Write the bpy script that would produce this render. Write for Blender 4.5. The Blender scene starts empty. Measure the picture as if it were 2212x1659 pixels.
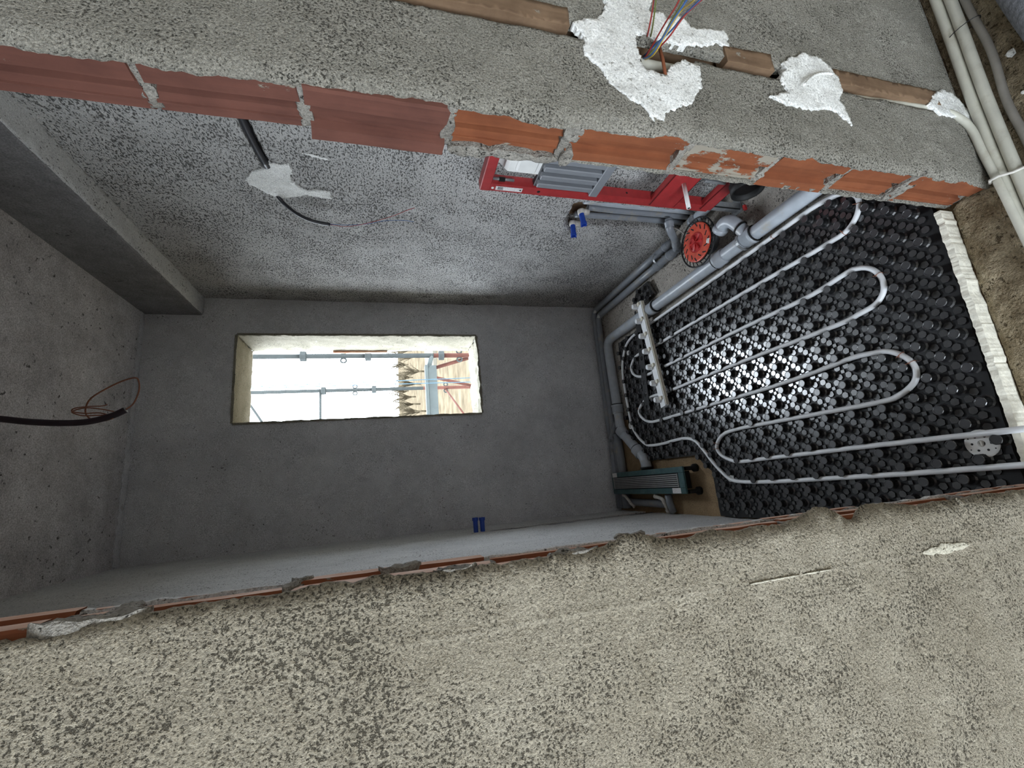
import bpy, math, random
from mathutils import Vector, Matrix, noise
from mathutils.geometry import delaunay_2d_cdt

# ------------------------------------------------------------------ camera, world, exposure
scn = bpy.context.scene
col = scn.collection
W_PX, H_PX, F_PX = 2212, 1659, 945.875
CAM = Vector((0.2372, -0.6045, 1.5))
RX = Vector((-0.08701780021638719, -0.2587071905990856, -0.962028321816894))   # picture right
RY = Vector((0.9713068337440462, -0.23659203678981072, -0.02423309410217219))  # picture up
RZ = Vector((0.22133896441344622, 0.9365333937772733, -0.2718717807577791))    # view direction
cam_data = bpy.data.cameras.new('camera')
cam_data.sensor_fit = 'HORIZONTAL'
cam_data.sensor_width = 36.0
cam_data.lens = F_PX / W_PX * 36.0
cam_data.clip_start = 0.02
cam_data.clip_end = 500
cam = bpy.data.objects.new('camera', cam_data)
col.objects.link(cam)
M4 = Matrix.Identity(4)
for i in range(3):
    M4[i][0], M4[i][1], M4[i][2], M4[i][3] = RX[i], RY[i], -RZ[i], CAM[i]
cam.matrix_world = M4
scn.camera = cam

world = bpy.data.worlds.new('sky')
scn.world = world
world.use_nodes = True
wn = world.node_tree
wn.nodes['Background'].inputs['Color'].default_value = (0.82, 0.91, 1.0, 1)
wn.nodes['Background'].inputs['Strength'].default_value = 5.0

scn.view_settings.view_transform = 'Standard'
scn.view_settings.look = 'None'
scn.view_settings.gamma = 1.0
scn.view_settings.use_curve_mapping = False
scn.view_settings.exposure = 1.84
scn.cycles.use_denoising = True
scn.cycles.max_bounces = 7
scn.cycles.diffuse_bounces = 6
scn.cycles.glossy_bounces = 2
scn.cycles.transmission_bounces = 0
scn.cycles.caustics_reflective = False
scn.cycles.caustics_refractive = False
scn.cycles.adaptive_threshold = 0.06
scn.cycles.sample_clamp_indirect = 8.0


def portal(loc, rot, sx, sy):
    """marks an opening to the sky for the renderer; gives no light itself"""
    d = bpy.data.lights.new('sky_portal', 'AREA')
    d.shape = 'RECTANGLE'; d.size = sx; d.size_y = sy
    d.cycles.is_portal = True
    o = bpy.data.objects.new('sky_portal', d)
    o.location = loc; o.rotation_euler = rot
    col.objects.link(o)


portal((0.97, 2.52, 1.63), (math.radians(-90), 0, 0), 0.56, 1.48)
portal((-1.6, -1.775, 1.0), (0, math.radians(-90), 0), 2.0, 1.85)

# room measures (metres): x to the right, y into the room, z up
XR, D, H = 1.4663, 2.1794, 2.8264
XL_J, XR_J, T = 0.1358, 0.873, 0.1218       # door jambs, wall thickness
ZB, XB = 2.5393, 1.3583                     # beam underside and side
random.seed(7)


# ------------------------------------------------------------------ measuring helpers
def ray(u, v):
    return RX * ((u - W_PX / 2) / F_PX) - RY * ((v - H_PX / 2) / F_PX) + RZ


def at(axis, val, u, v):
    d = ray(u, v); a = 'xyz'.index(axis)
    return CAM + d * ((val - CAM[a]) / d[a])


def fz(u, v, z=0.03): return at('z', z, u, v)


# ------------------------------------------------------------------ mesh helpers
def link(name, me, mat=None, parent=None):
    o = bpy.data.objects.new(name, me)
    col.objects.link(o)
    if mat is not None and not me.materials:
        me.materials.append(mat)
    if parent is not None:
        o.parent = parent
    return o


def tag(o, label=None, cat=None, group=None, kind=None):
    if label: o['label'] = label
    if cat: o['category'] = cat
    if group: o['group'] = group
    if kind: o['kind'] = kind
    return o


def empty(name, loc, label=None, cat=None, group=None, kind=None):
    o = bpy.data.objects.new(name, None)
    o.empty_display_size = 0.05
    o.location = loc
    col.objects.link(o)
    return tag(o, label, cat, group, kind)


class MB:
    """collects shapes for ONE mesh"""
    def __init__(s): s.v = []; s.f = []; s.sm = []

    def add(s, vs, fs, smooth=False):
        b = len(s.v)
        s.v += [tuple(v) for v in vs]
        s.f += [tuple(i + b for i in f) for f in fs]
        s.sm += [smooth] * len(fs)
        return s

    def box(s, x0, x1, y0, y1, z0, z1, bev=0.0):
        if bev <= 0:
            vs = [(x, y, z) for x in (x0, x1) for y in (y0, y1) for z in (z0, z1)]
            return s.add(vs, [(0, 1, 3, 2), (4, 6, 7, 5), (0, 4, 5, 1), (2, 3, 7, 6), (0, 2, 6, 4), (1, 5, 7, 3)])
        b = min(bev, (x1 - x0) * .45, (y1 - y0) * .45, (z1 - z0) * .45)
        c = [(x0 + x1) / 2, (y0 + y1) / 2, (z0 + z1) / 2]
        h = [(x1 - x0) / 2, (y1 - y0) / 2, (z1 - z0) / 2]
        vs = []; idx = {}
        for sx in (-1, 1):
            for sy in (-1, 1):
                for sz in (-1, 1):
                    for a in range(3):
                        p = [sx * (h[0] - b), sy * (h[1] - b), sz * (h[2] - b)]
                        p[a] = (sx, sy, sz)[a] * h[a]
                        idx[(sx, sy, sz, a)] = len(vs)
                        vs.append((p[0] + c[0], p[1] + c[1], p[2] + c[2]))
        fs = []
        S = (-1, 1)
        for a in range(3):
            o1, o2 = [q for q in range(3) if q != a]
            for sg in S:
                def k(p, q):
                    t = [0, 0, 0]; t[a] = sg; t[o1] = p; t[o2] = q
                    return idx[(t[0], t[1], t[2], a)]
                fs.append((k(-1, -1), k(1, -1), k(1, 1), k(-1, 1)))
            for p in S:
                for q in S:
                    def e(sa, ax):
                        t = [0, 0, 0]; t[a] = sa; t[o1] = p; t[o2] = q
                        return idx[(t[0], t[1], t[2], ax)]
                    fs.append((e(-1, o1), e(1, o1), e(1, o2), e(-1, o2)))
        for sx in S:
            for sy in S:
                for sz in S:
                    fs.append(tuple(idx[(sx, sy, sz, a)] for a in range(3)))
        return s.add(vs, fs)

    def tube(s, pts, r, n=12, caps=True, radii=None, smooth=True):
        pts = [Vector(p) for p in pts]
        m = len(pts)
        tan = []
        for i in range(m):
            a = pts[max(i - 1, 0)]; b = pts[min(i + 1, m - 1)]
            tan.append((b - a).normalized())
        up = Vector((0, 0, 1)) if abs(tan[0].z) < .9 else Vector((1, 0, 0))
        nrm = (up - tan[0] * up.dot(tan[0])).normalized()
        vs = []
        for i in range(m):
            nrm = (nrm - tan[i] * nrm.dot(tan[i])).normalized()
            bn = tan[i].cross(nrm)
            rr = radii[i] if radii else r
            for k in range(n):
                a = 2 * math.pi * k / n
                vs.append(pts[i] + (nrm * math.cos(a) + bn * math.sin(a)) * rr)
        fs = [(i * n + k, i * n + (k + 1) % n, (i + 1) * n + (k + 1) % n, (i + 1) * n + k) for i in range(m - 1) for k in range(n)]
        s.add(vs, fs, smooth)
        if caps:
            b = len(s.v) - len(vs)
            s.f.append(tuple(b + k for k in reversed(range(n)))); s.sm.append(False)
            s.f.append(tuple(b + (m - 1) * n + k for k in range(n))); s.sm.append(False)
        return s

    def lathe(s, c, axis, prof, n=24, smooth=False):
        """prof: list of (radius, distance along axis)"""
        c = Vector(c); ax = Vector(axis).normalized()
        u = ax.orthogonal().normalized(); w = ax.cross(u)
        vs = []
        for r, d in prof:
            for k in range(n):
                a = 2 * math.pi * k / n
                vs.append(c + ax * d + (u * math.cos(a) + w * math.sin(a)) * max(r, 1e-5))
        m = len(prof)
        fs = [(i * n + k, i * n + (k + 1) % n, (i + 1) * n + (k + 1) % n, (i + 1) * n + k) for i in range(m - 1) for k in range(n)]
        return s.add(vs, fs, smooth)

    def prism(s, poly, z0, z1, inset=0.0):
        n = len(poly)
        cx = sum(p[0] for p in poly) / n; cy = sum(p[1] for p in poly) / n
        k = 1 - inset
        vs = [(x, y, z0) for x, y in poly] + [(cx + (x - cx) * k, cy + (y - cy) * k, z1) for x, y in poly]
        fs = [tuple(reversed(range(n))), tuple(range(n, 2 * n))] + [(i, (i + 1) % n, n + (i + 1) % n, n + i) for i in range(n)]
        return s.add(vs, fs)

    def build(s, name, mat, parent=None):
        me = bpy.data.meshes.new(name)
        me.from_pydata(s.v, [], s.f)
        me.polygons.foreach_set('use_smooth', s.sm)
        me.update()
        return link(name, me, mat, parent)


def smooth_path(pts, per=6):
    """Catmull-Rom through the points"""
    P = [Vector(p) for p in pts]
    P = [P[0] * 2 - P[1]] + P + [P[-1] * 2 - P[-2]]
    out = []
    for i in range(1, len(P) - 2):
        a, b, c, d = P[i - 1], P[i], P[i + 1], P[i + 2]
        for k in range(per):
            t = k / per
            out.append(0.5 * ((2 * b) + (c - a) * t + (2 * a - 5 * b + 4 * c - d) * t * t + (3 * b - a - 3 * c + d) * t ** 3))
    out.append(P[-2])
    return out


def inside(p, poly):
    x, y = p; r = False; j = len(poly) - 1
    for i in range(len(poly)):
        xi, yi = poly[i]; xj, yj = poly[j]
        if (yi > y) != (yj > y) and x < (xj - xi) * (y - yi) / (yj - yi) + xi:
            r = not r
        j = i
    return r


def rag(poly, step, amp, seed=0.0, freq=30.0, closed=True):
    """an outline broken into short pieces and made uneven"""
    out = []
    n = len(poly)
    for i in range(n if closed else n - 1):
        a = Vector(poly[i]); b = Vector(poly[(i + 1) % n])
        e = b - a; L = e.length
        if L < 1e-6: continue
        nn = Vector((-e.y, e.x)) / L
        m = max(1, int(L / step))
        for k in range(m):
            p = a + e * (k / m)
            q = Vector((p.x * freq, p.y * freq, seed))
            d = min(amp, L * .3) * (noise.noise(q) + .5 * noise.noise(q * 3.1)) if k else 0
            out.append((p.x + nn.x * d, p.y + nn.y * d))
    return out


def fbm(p, s):
    q = Vector(p) * s
    return noise.noise(q) + .5 * noise.noise(q * 2.13) + .25 * noise.noise(q * 4.4)


def sheet(name, mat, outline, to3d, holes=(), step=0.03, thick=0.015, amp=0.002, nscale=9.0, parent=None, bump=None, extra=(), smooth=True):
    """an uneven slab: outline and holes in its own plane, to3d(u, v, h) puts it in the room (h = out of the surface)"""
    vs = [Vector(p) for p in outline]
    faces = [list(range(len(vs)))]
    for hl in holes:
        b = len(vs); vs += [Vector(p) for p in hl]; faces.append(list(range(b, len(vs))))
    u0 = min(p[0] for p in outline); u1 = max(p[0] for p in outline)
    v0 = min(p[1] for p in outline); v1 = max(p[1] for p in outline)
    rnd = random.Random(len(vs) * 13 + 1)
    j = 0; v = v0 + step * .5
    while v < v1:
        u = u0 + step * (.5 if j % 2 else .25)
        while u < u1:
            q = (u + rnd.uniform(-.25, .25) * step, v + rnd.uniform(-.25, .25) * step)
            if inside(q, outline) and not any(inside(q, hl) for hl in holes):
                vs.append(Vector(q))
            u += step
        v += step; j += 1
    vs += [Vector(q) for q in extra]
    r = delaunay_2d_cdt(vs, [], faces, 1, 1e-7)
    P2, F2, FO = r[0], r[2], r[5]
    tri = [f for f, o in zip(F2, FO) if 0 in o and len(o) == 1]
    if len(tri) * 4 < len(F2):
        tri = []
        for f in F2:
            q = (sum(P2[i].x for i in f) / 3, sum(P2[i].y for i in f) / 3)
            if inside(q, outline) and not any(inside(q, hl) for hl in holes): tri.append(f)
    if not tri:
        tri = list(F2)
    top = []
    for p in P2:
        h = amp * fbm((p.x, p.y, 3.3), nscale)
        if bump: h += bump(p.x, p.y)
        top.append(to3d(p.x, p.y, h))
    n = len(top)
    bot = [to3d(p.x, p.y, -thick) for p in P2]
    a, b, c = (Vector(top[i]) for i in tri[0])
    p = P2[tri[0][0]]
    out = Vector(to3d(p.x, p.y, 1)) - Vector(to3d(p.x, p.y, 0))
    flip = (b - a).cross(c - a).dot(out) < 0
    edges = {}
    for f in tri:
        for k in range(3):
            e = (f[k], f[(k + 1) % 3]); edges[e] = edges.get(e, 0) + 1
    fs = []; sm = []
    for f in tri:
        fs.append(tuple(reversed(f)) if flip else tuple(f)); sm.append(smooth)
    for (i, k) in edges:
        if (k, i) not in edges:
            q = (k, i, i + n, k + n)
            fs.append(tuple(reversed(q)) if flip else q); sm.append(False)
    for f in tri:
        g = tuple(i + n for i in f)
        fs.append(g if flip else tuple(reversed(g))); sm.append(False)
    me = bpy.data.meshes.new(name)
    me.from_pydata(top + bot, [], fs)
    me.polygons.foreach_set('use_smooth', sm)
    me.update()
    return link(name, me, mat, parent)


def copy_tree(o, parent=None):
    c = o.copy(); col.objects.link(c); c.parent = parent
    for ch in list(o.children):
        copy_tree(ch, c)
    return c


# ------------------------------------------------------------------ materials
def nodes_of(name):
    m = bpy.data.materials.new(name); m.use_nodes = True
    nt = m.node_tree
    return m, nt, nt.nodes['Principled BSDF']


def N(nt, kind, **kw):
    n = nt.nodes.new(kind)
    for k, v in kw.items():
        if k in n.inputs: n.inputs[k].default_value = v
        else: setattr(n, k, v)
    return n


def ramp(nt, src, stops):
    r = nt.nodes.new('ShaderNodeValToRGB')
    els = r.color_ramp.elements
    while len(els) < len(stops): els.new(0.5)
    for e, (p, c) in zip(els, stops):
        e.position = p
        e.color = (c, c, c, 1) if isinstance(c, (int, float)) else (*c, 1)
    nt.links.new(src, r.inputs['Fac'])
    return r.outputs['Color']


def mix(nt, fac, a, b, mode='MIX'):
    n = nt.nodes.new('ShaderNodeMix'); n.data_type = 'RGBA'; n.blend_type = mode
    for sock, val in ((n.inputs[0], fac), (n.inputs[6], a), (n.inputs[7], b)):
        if hasattr(val, 'is_output') or isinstance(val, bpy.types.NodeSocket): nt.links.new(val, sock)
        elif isinstance(val, (int, float)): sock.default_value = val if sock == n.inputs[0] else (val, val, val, 1)
        else: sock.default_value = (*val, 1)
    return n.outputs[2]


def math_n(nt, op, a, b):
    n = nt.nodes.new('ShaderNodeMath'); n.operation = op
    for sock, val in ((n.inputs[0], a), (n.inputs[1], b)):
        if isinstance(val, bpy.types.NodeSocket): nt.links.new(val, sock)
        else: sock.default_value = val
    return n.outputs[0]


def cement(name, c_lo, c_hi, pit=0.5, pit_scale=55, pit_dark=(0.03, 0.028, 0.024), bump=0.6, stretch=(1, 1, 1), rough=0.95, dist=0.006, grain=190, blotch=2.6, tint=None, contrast=.27, clus_w=.055):
    m, nt, bs = nodes_of(name)
    tc = N(nt, 'ShaderNodeTexCoord')
    mp = N(nt, 'ShaderNodeMapping'); mp.inputs['Scale'].default_value = stretch
    nt.links.new(tc.outputs['Object'], mp.inputs['Vector'])

    def no(scale, detail, rough_=.6, dis=0.0, vec=None):
        n = N(nt, 'ShaderNodeTexNoise'); n.inputs['Scale'].default_value = scale
        n.inputs['Detail'].default_value = detail; n.inputs['Roughness'].default_value = rough_
        n.inputs['Distortion'].default_value = dis
        nt.links.new(vec or tc.outputs['Object'], n.inputs['Vector'])
        return n.outputs['Fac']
    big = no(blotch, 3, .65)
    mid = no(16, 4, .7)
    fine = no(grain, 2, .7)
    base = ramp(nt, math_n(nt, 'ADD', math_n(nt, 'MULTIPLY', big, .62), math_n(nt, 'MULTIPLY', mid, .38)), [(.36, c_lo), (.64, c_hi)])
    if tint:
        base = mix(nt, ramp(nt, no(1.6, 4, .6, .4), [(.52, 0.0), (.66, 1.0)]), base, tint)
    base = mix(nt, 1.0, base, ramp(nt, fine, [(.28, 1 - contrast * 1.25), (.72, 1 + contrast)]), 'MULTIPLY')
    pn = no(pit_scale, 3, .68, .1, mp.outputs['Vector'])
    clus = ramp(nt, no(5.5, 2, .6), [(.38, 0.0), (.62, 1.0)])
    thr = math_n(nt, 'ADD', pn, math_n(nt, 'MULTIPLY', clus, -clus_w))
    lo = .285 + .16 * pit
    mask = ramp(nt, thr, [(lo - .05, 1.0), (lo + .02, 0.0)])
    colr = mix(nt, math_n(nt, 'MULTIPLY', mask, .86), base, pit_dark)
    nt.links.new(colr, bs.inputs['Base Color'])
    bs.inputs['Roughness'].default_value = rough
    bs.inputs['Specular IOR Level'].default_value = .2
    hgt = math_n(nt, 'ADD', math_n(nt, 'MULTIPLY', mid, 1.0), math_n(nt, 'MULTIPLY', fine, .35))
    hgt = math_n(nt, 'ADD', hgt, math_n(nt, 'MULTIPLY', pn, .9))
    hgt = math_n(nt, 'SUBTRACT', hgt, math_n(nt, 'MULTIPLY', mask, .7))
    b = N(nt, 'ShaderNodeBump'); b.inputs['Strength'].default_value = bump; b.inputs['Distance'].default_value = dist
    nt.links.new(hgt, b.inputs['Height']); nt.links.new(b.outputs['Normal'], bs.inputs['Normal'])
    return m


def plain(name, c, rough=.5, metal=0.0, spec=.5, var=.12, vscale=25, bump=0.0, bscale=200, trans=0.0, coat=0.0, dirt=None, ior=1.5):
    m, nt, bs = nodes_of(name)
    tc = N(nt, 'ShaderNodeTexCoord')
    n = N(nt, 'ShaderNodeTexNoise'); n.inputs['Scale'].default_value = vscale; n.inputs['Detail'].default_value = 5
    nt.links.new(tc.outputs['Object'], n.inputs['Vector'])
    c1 = tuple(max(0, k * (1 - var)) for k in c); c2 = tuple(min(1, k * (1 + var)) for k in c)
    cc = ramp(nt, n.outputs['Fac'], [(.3, c1), (.7, c2)])
    if dirt:
        n2 = N(nt, 'ShaderNodeTexNoise'); n2.inputs['Scale'].default_value = 14; n2.inputs['Detail'].default_value = 7; n2.inputs['Roughness'].default_value = .7
        nt.links.new(tc.outputs['Object'], n2.inputs['Vector'])
        cc = mix(nt, ramp(nt, n2.outputs['Fac'], [(.54, 0.0), (.68, .8)]), cc, dirt)
    nt.links.new(cc, bs.inputs['Base Color'])
    bs.inputs['Roughness'].default_value = rough; bs.inputs['Metallic'].default_value = metal
    bs.inputs['Specular IOR Level'].default_value = spec
    bs.inputs['Coat Weight'].default_value = coat
    bs.inputs['IOR'].default_value = ior
    if trans: bs.inputs['Transmission Weight'].default_value = trans
    if bump:
        n3 = N(nt, 'ShaderNodeTexNoise'); n3.inputs['Scale'].default_value = bscale; n3.inputs['Detail'].default_value = 4
        nt.links.new(tc.outputs['Object'], n3.inputs['Vector'])
        b = N(nt, 'ShaderNodeBump'); b.inputs['Strength'].default_value = bump; b.inputs['Distance'].default_value = .003
        nt.links.new(n3.outputs['Fac'], b.inputs['Height']); nt.links.new(b.outputs['Normal'], bs.inputs['Normal'])
    return m


def brick_mat(name, c1, c2, smear):
    m, nt, bs = nodes_of(name)
    tc = N(nt, 'ShaderNodeTexCoord')
    mp = N(nt, 'ShaderNodeMapping'); mp.inputs['Scale'].default_value = (60, 60, 4)
    nt.links.new(tc.outputs['Object'], mp.inputs['Vector'])
    st = N(nt, 'ShaderNodeTexNoise'); st.inputs['Scale'].default_value = 1.5; st.inputs['Detail'].default_value = 4
    nt.links.new(mp.outputs['Vector'], st.inputs['Vector'])
    n = N(nt, 'ShaderNodeTexNoise'); n.inputs['Scale'].default_value = 9; n.inputs['Detail'].default_value = 7; n.inputs['Roughness'].default_value = .65
    nt.links.new(tc.outputs['Object'], n.inputs['Vector'])
    f = math_n(nt, 'ADD', math_n(nt, 'MULTIPLY', n.outputs['Fac'], .7), math_n(nt, 'MULTIPLY', st.outputs['Fac'], .3))
    c = ramp(nt, f, [(.34, c1), (.66, c2)])
    mp2 = N(nt, 'ShaderNodeMapping'); mp2.inputs['Scale'].default_value = (1, 1, .45)
    nt.links.new(tc.outputs['Object'], mp2.inputs['Vector'])
    s = N(nt, 'ShaderNodeTexNoise'); s.inputs['Scale'].default_value = 26; s.inputs['Detail'].default_value = 6; s.inputs['Roughness'].default_value = .68
    nt.links.new(mp2.outputs['Vector'], s.inputs['Vector'])
    th = .72 - .26 * smear
    msk = ramp(nt, s.outputs['Fac'], [(th, 0.0), (th + .035, 1.0)])
    c = mix(nt, msk, c, (.30, .27, .22))
    nt.links.new(c, bs.inputs['Base Color'])
    bs.inputs['Roughness'].default_value = .85
    bs.inputs['Specular IOR Level'].default_value = .25
    b = N(nt, 'ShaderNodeBump'); b.inputs['Strength'].default_value = .5; b.inputs['Distance'].default_value = .003
    nt.links.new(math_n(nt, 'ADD', f, msk), b.inputs['Height']); nt.links.new(b.outputs['Normal'], bs.inputs['Normal'])
    return m


M = {}
M['near'] = cement('sandy_cement_render', (.285, .252, .19), (.41, .372, .295), pit=.42, pit_scale=235, bump=1.0, dist=.005, grain=300, contrast=.40, clus_w=.10, pit_dark=(.075, .066, .05))
M['near_r'] = cement('grey_cement_render', (.24, .228, .193), (.36, .343, .298), pit=.38, pit_scale=225, bump=1.0, dist=.006, grain=280, contrast=.42, clus_w=.09, pit_dark=(.06, .055, .045))
M['room_r'] = cement('scratched_grey_render', (.45, .44, .425), (.58, .57, .555), pit=.86, pit_scale=150, stretch=(1, .6, 1.1), bump=1.0, dist=.006, grain=400, pit_dark=(.07, .067, .063))
M['room_b'] = cement('smooth_grey_render', (.60, .605, .63), (.82, .825, .85), pit=.10, pit_scale=90, bump=.9, contrast=.35, dist=.004, grain=320)
M['room_l'] = cement('pale_grey_render', (.56, .56, .56), (.70, .70, .69), pit=.42, pit_scale=150, stretch=(1, .5, 1), bump=.7, dist=.004, grain=320)
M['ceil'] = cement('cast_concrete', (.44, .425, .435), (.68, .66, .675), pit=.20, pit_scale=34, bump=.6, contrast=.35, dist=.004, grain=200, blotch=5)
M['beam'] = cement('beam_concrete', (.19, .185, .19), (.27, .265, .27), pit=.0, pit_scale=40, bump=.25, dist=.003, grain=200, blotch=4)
M['hall_plaster'] = cement('pale_hall_plaster', (.58, .55, .50), (.72, .69, .64), pit=.1, pit_scale=120, bump=.5, dist=.004)
M['mortar'] = cement('lumpy_mortar', (.22, .205, .18), (.38, .36, .32), pit=.3, pit_scale=120, bump=1.0, dist=.006, grain=260, blotch=12)
M['bed'] = cement('pale_pebbly_mortar', (.36, .33, .29), (.54, .50, .45), pit=.5, pit_scale=110, bump=.8, dist=.005, grain=260, blotch=7)
M['screed'] = cement('brown_screed', (.24, .165, .095), (.38, .27, .16), pit=.0, pit_scale=70, bump=.5, dist=.004, grain=200, blotch=5)
M['hall'] = cement('sandy_rough_floor', (.18, .138, .084), (.355, .295, .20), pit=.35, pit_scale=75, bump=1.0, dist=.01, grain=200, blotch=8, pit_dark=(.09, .065, .035))
M['reveal'] = cement('cream_concrete_reveal', (.23, .215, .165), (.34, .315, .255), pit=.25, pit_scale=80, bump=.6, dist=.004, grain=200, blotch=6)
M['gypsum'] = cement('white_gypsum', (.74, .74, .71), (.90, .90, .875), pit=.24, pit_scale=130, bump=.6, dist=.003, grain=240, blotch=8, pit_dark=(.28, .27, .24))
M['bloom'] = cement('cream_salt_bloom', (.46, .43, .34), (.60, .565, .47), pit=.3, pit_scale=160, bump=.6, dist=.003, grain=260)
M['brick'] = brick_mat('fired_clay', (.165, .052, .024), (.275, .094, .041), .26)
M['brick_shaded'] = brick_mat('shaded_fired_clay', (.11, .046, .035), (.18, .075, .055), .20)  # weaker light on the upper blocks, painted in as darker clay
M['brick_smeared'] = brick_mat('mortar_smeared_clay', (.19, .06, .027), (.295, .10, .043), .86)
M['brick_raw'] = brick_mat('raw_clay_edge', (.33, .12, .06), (.80, .55, .42), .1)
M['clay_lit'] = brick_mat('window_lit_broken_clay', (.50, .27, .18), (.80, .60, .50), .15)  # broken clay, paled further to paint window light onto the ridges
M['chase'] = brick_mat('dusty_clay_chase', (.13, .08, .048), (.26, .17, .105), .35)
M['black'] = plain('glossy_black_plastic', (.012, .012, .014), rough=.25, spec=1.0, var=.3, vscale=60, ior=1.8)
M['stud'] = plain('black_stud_plastic', (.020, .020, .023), rough=.30, spec=.9, ior=1.7, var=.3, vscale=40)
M['black_mat'] = plain('dull_black_plastic', (.010, .010, .011), rough=.5, spec=.4, var=.2)
M['pex'] = plain('milky_pex', (.84, .86, .88), rough=.38, spec=.5, var=.05)
M['foam'] = plain('cream_foam', (.80, .77, .66), rough=.9, var=.12, vscale=60, bump=.6, bscale=120)
M['eps'] = plain('white_foam', (.90, .92, .94), rough=.7, var=.04, bump=.25, bscale=400)
M['grey'] = plain('grey_drain_plastic', (.25, .27, .30), rough=.36, spec=.5, var=.1, dirt=(.36, .33, .28))
M['grey_l'] = plain('pale_grey_drain_plastic', (.42, .455, .50), rough=.34, spec=.5, var=.1, dirt=(.44, .41, .36))
M['rubber'] = plain('black_rubber', (.009, .009, .009), rough=.6, spec=.3)
M['red'] = plain('red_powder_coat', (.34, .028, .030), rough=.42, var=.12, vscale=40)
M['red_cap'] = plain('red_plastic', (.66, .085, .045), rough=.45, var=.12, vscale=50, dirt=(.30, .05, .035))
M['red_deep'] = plain('deep_red_plastic', (.52, .035, .035), rough=.4, var=.1)
M['white'] = plain('white_plastic', (.80, .80, .78), rough=.4, var=.04)
M['white_d'] = plain('dusty_white_plastic', (.62, .59, .54), rough=.55, var=.15, vscale=60)
M['conduit'] = plain('ivory_conduit', (.58, .57, .49), rough=.5, var=.07, dirt=(.46, .43, .35))
M['conduit_g'] = plain('dusty_grey_hose', (.27, .25, .22), rough=.7, var=.15)
M['blue'] = plain('blue_plastic', (.016, .065, .40), rough=.38, var=.1)
M['ribgrey'] = plain('ribbed_grey_plastic', (.20, .21, .23), rough=.5, var=.06)
M['rib_shade'] = plain('shaded_rib_gap_plastic', (.05, .052, .058), rough=.6, var=.1)  # darker than the ribs: shade in the gaps is put into the colour
M['steel'] = plain('galvanised_steel', (.34, .35, .36), rough=.42, metal=.6, var=.15, vscale=60)
M['teal'] = plain('teal_film', (.045, .10, .105), rough=.45, var=.25, vscale=20, dirt=(.10, .16, .16))
M['grate'] = plain('grey_grate_metal', (.34, .34, .34), rough=.45, metal=.3, var=.1)
M['sticker'] = plain('white_sticker', (.72, .70, .70), rough=.5, var=.2, vscale=180)
M['cable'] = plain('black_cable', (.018, .018, .022), rough=.4)
M['cable_p'] = plain('dark_plum_hose', (.035, .022, .030), rough=.45)
M['copper'] = plain('brown_wire', (.30, .12, .07), rough=.45)
M['w_red'] = plain('red_wire', (.36, .035, .03), rough=.4)
M['w_blue'] = plain('blue_wire', (.05, .13, .36), rough=.4)
M['w_green'] = plain('green_yellow_wire', (.16, .19, .05), rough=.4)
M['w_yellow'] = plain('yellow_wire', (.50, .36, .07), rough=.4)
M['chain'] = plain('bead_chain', (.45, .43, .40), rough=.35, metal=.7)
M['scaff'] = plain('zinc_scaffold', (.026, .029, .028), rough=.8, spec=.1, var=.15, vscale=12)
M['scaff_r'] = plain('rusty_red_scaffold', (.052, .021, .015), rough=.8, spec=.1, var=.2, vscale=12)
M['deck'] = plain('pale_scaffold_board', (.047, .054, .052), rough=.8, spec=.1, var=.1, vscale=10)
M['rope'] = plain('pale_blue_rope', (.012, .050, .075), rough=.6)
M['earth'] = plain('dry_field', (.067, .054, .037), rough=.95, spec=0.0, var=.35, vscale=.8)
M['road'] = plain('pale_track', (.09, .083, .067), spec=0.0, rough=.95, var=.1, vscale=2)
M['twig'] = plain('dry_twigs', (.056, .046, .031), rough=.9, spec=0.0, var=.3, vscale=3)
M['housewall'] = plain('sunny_house_wall', (.66, .56, .42), rough=.9, var=.1, vscale=1)

# ------------------------------------------------------------------ the setting: bathroom shell
fx = lambda x: (lambda u, v, h: (x - h, u, v))          # wall facing -x (u=y, v=z)
fxp = lambda x: (lambda u, v, h: (x + h, u, v))         # wall facing +x
fy = lambda y: (lambda u, v, h: (u, y - h, v))          # wall facing -y (u=x, v=z)
fup = lambda z: (lambda u, v, h: (u, v, z + h))         # floor (u=x, v=y)

tag(MB().box(-0.1, 1.60, 0.02, 2.5, -0.25, -0.012).build('floor', M['screed']), kind='structure',
    label='rough concrete sub-floor under the black heating panels')
floor = bpy.data.objects['floor']
sheet('screed', M['screed'], rag([(-.02, 1.02), (.36, 1.02), (.52, 1.6), (.62, 2.19), (-.02, 2.19)], .03, .004), fup(0.0), step=.03, thick=.015, amp=.003, parent=floor)
sheet('mortar_bed', M['bed'], rag([(1.04, .10), (1.48, .10), (1.48, 2.19), (.60, 2.19), (.60, 1.86), (1.04, 1.86)], .02, .006), fup(0.004), step=.022, thick=.02, amp=.006, nscale=14, parent=floor)

ceil = MB().box(-3.2, 3.2, -4.4, 2.5, H, H + .25).build('ceiling', M['ceil'])
tag(ceil, 'bare cast concrete ceiling with faint board marks', kind='structure')
# rough mortar seams on the ceiling along the far wall
sheet('seam', M['room_b'], rag([(.0, 2.125), (1.36, 2.14), (1.36, 2.19), (.0, 2.19)], .012, .016, 4.0, 22), lambda u, v, h: (u, v, H - h), step=.03, thick=.01, amp=.007, nscale=22, parent=ceil,
      bump=lambda u, v: .004)
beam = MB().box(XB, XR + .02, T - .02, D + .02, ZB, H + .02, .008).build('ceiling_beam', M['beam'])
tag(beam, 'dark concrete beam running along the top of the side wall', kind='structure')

sheet('soffit_coat', M['room_l'], rag([(XB + .004, T), (XR + .01, T), (XR + .01, D), (XB + .004, D)], .02, .004, 9, 40), lambda u, v, h: (u, v, ZB - .003 - h), step=.03, thick=.004, amp=.002, parent=beam)

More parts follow.
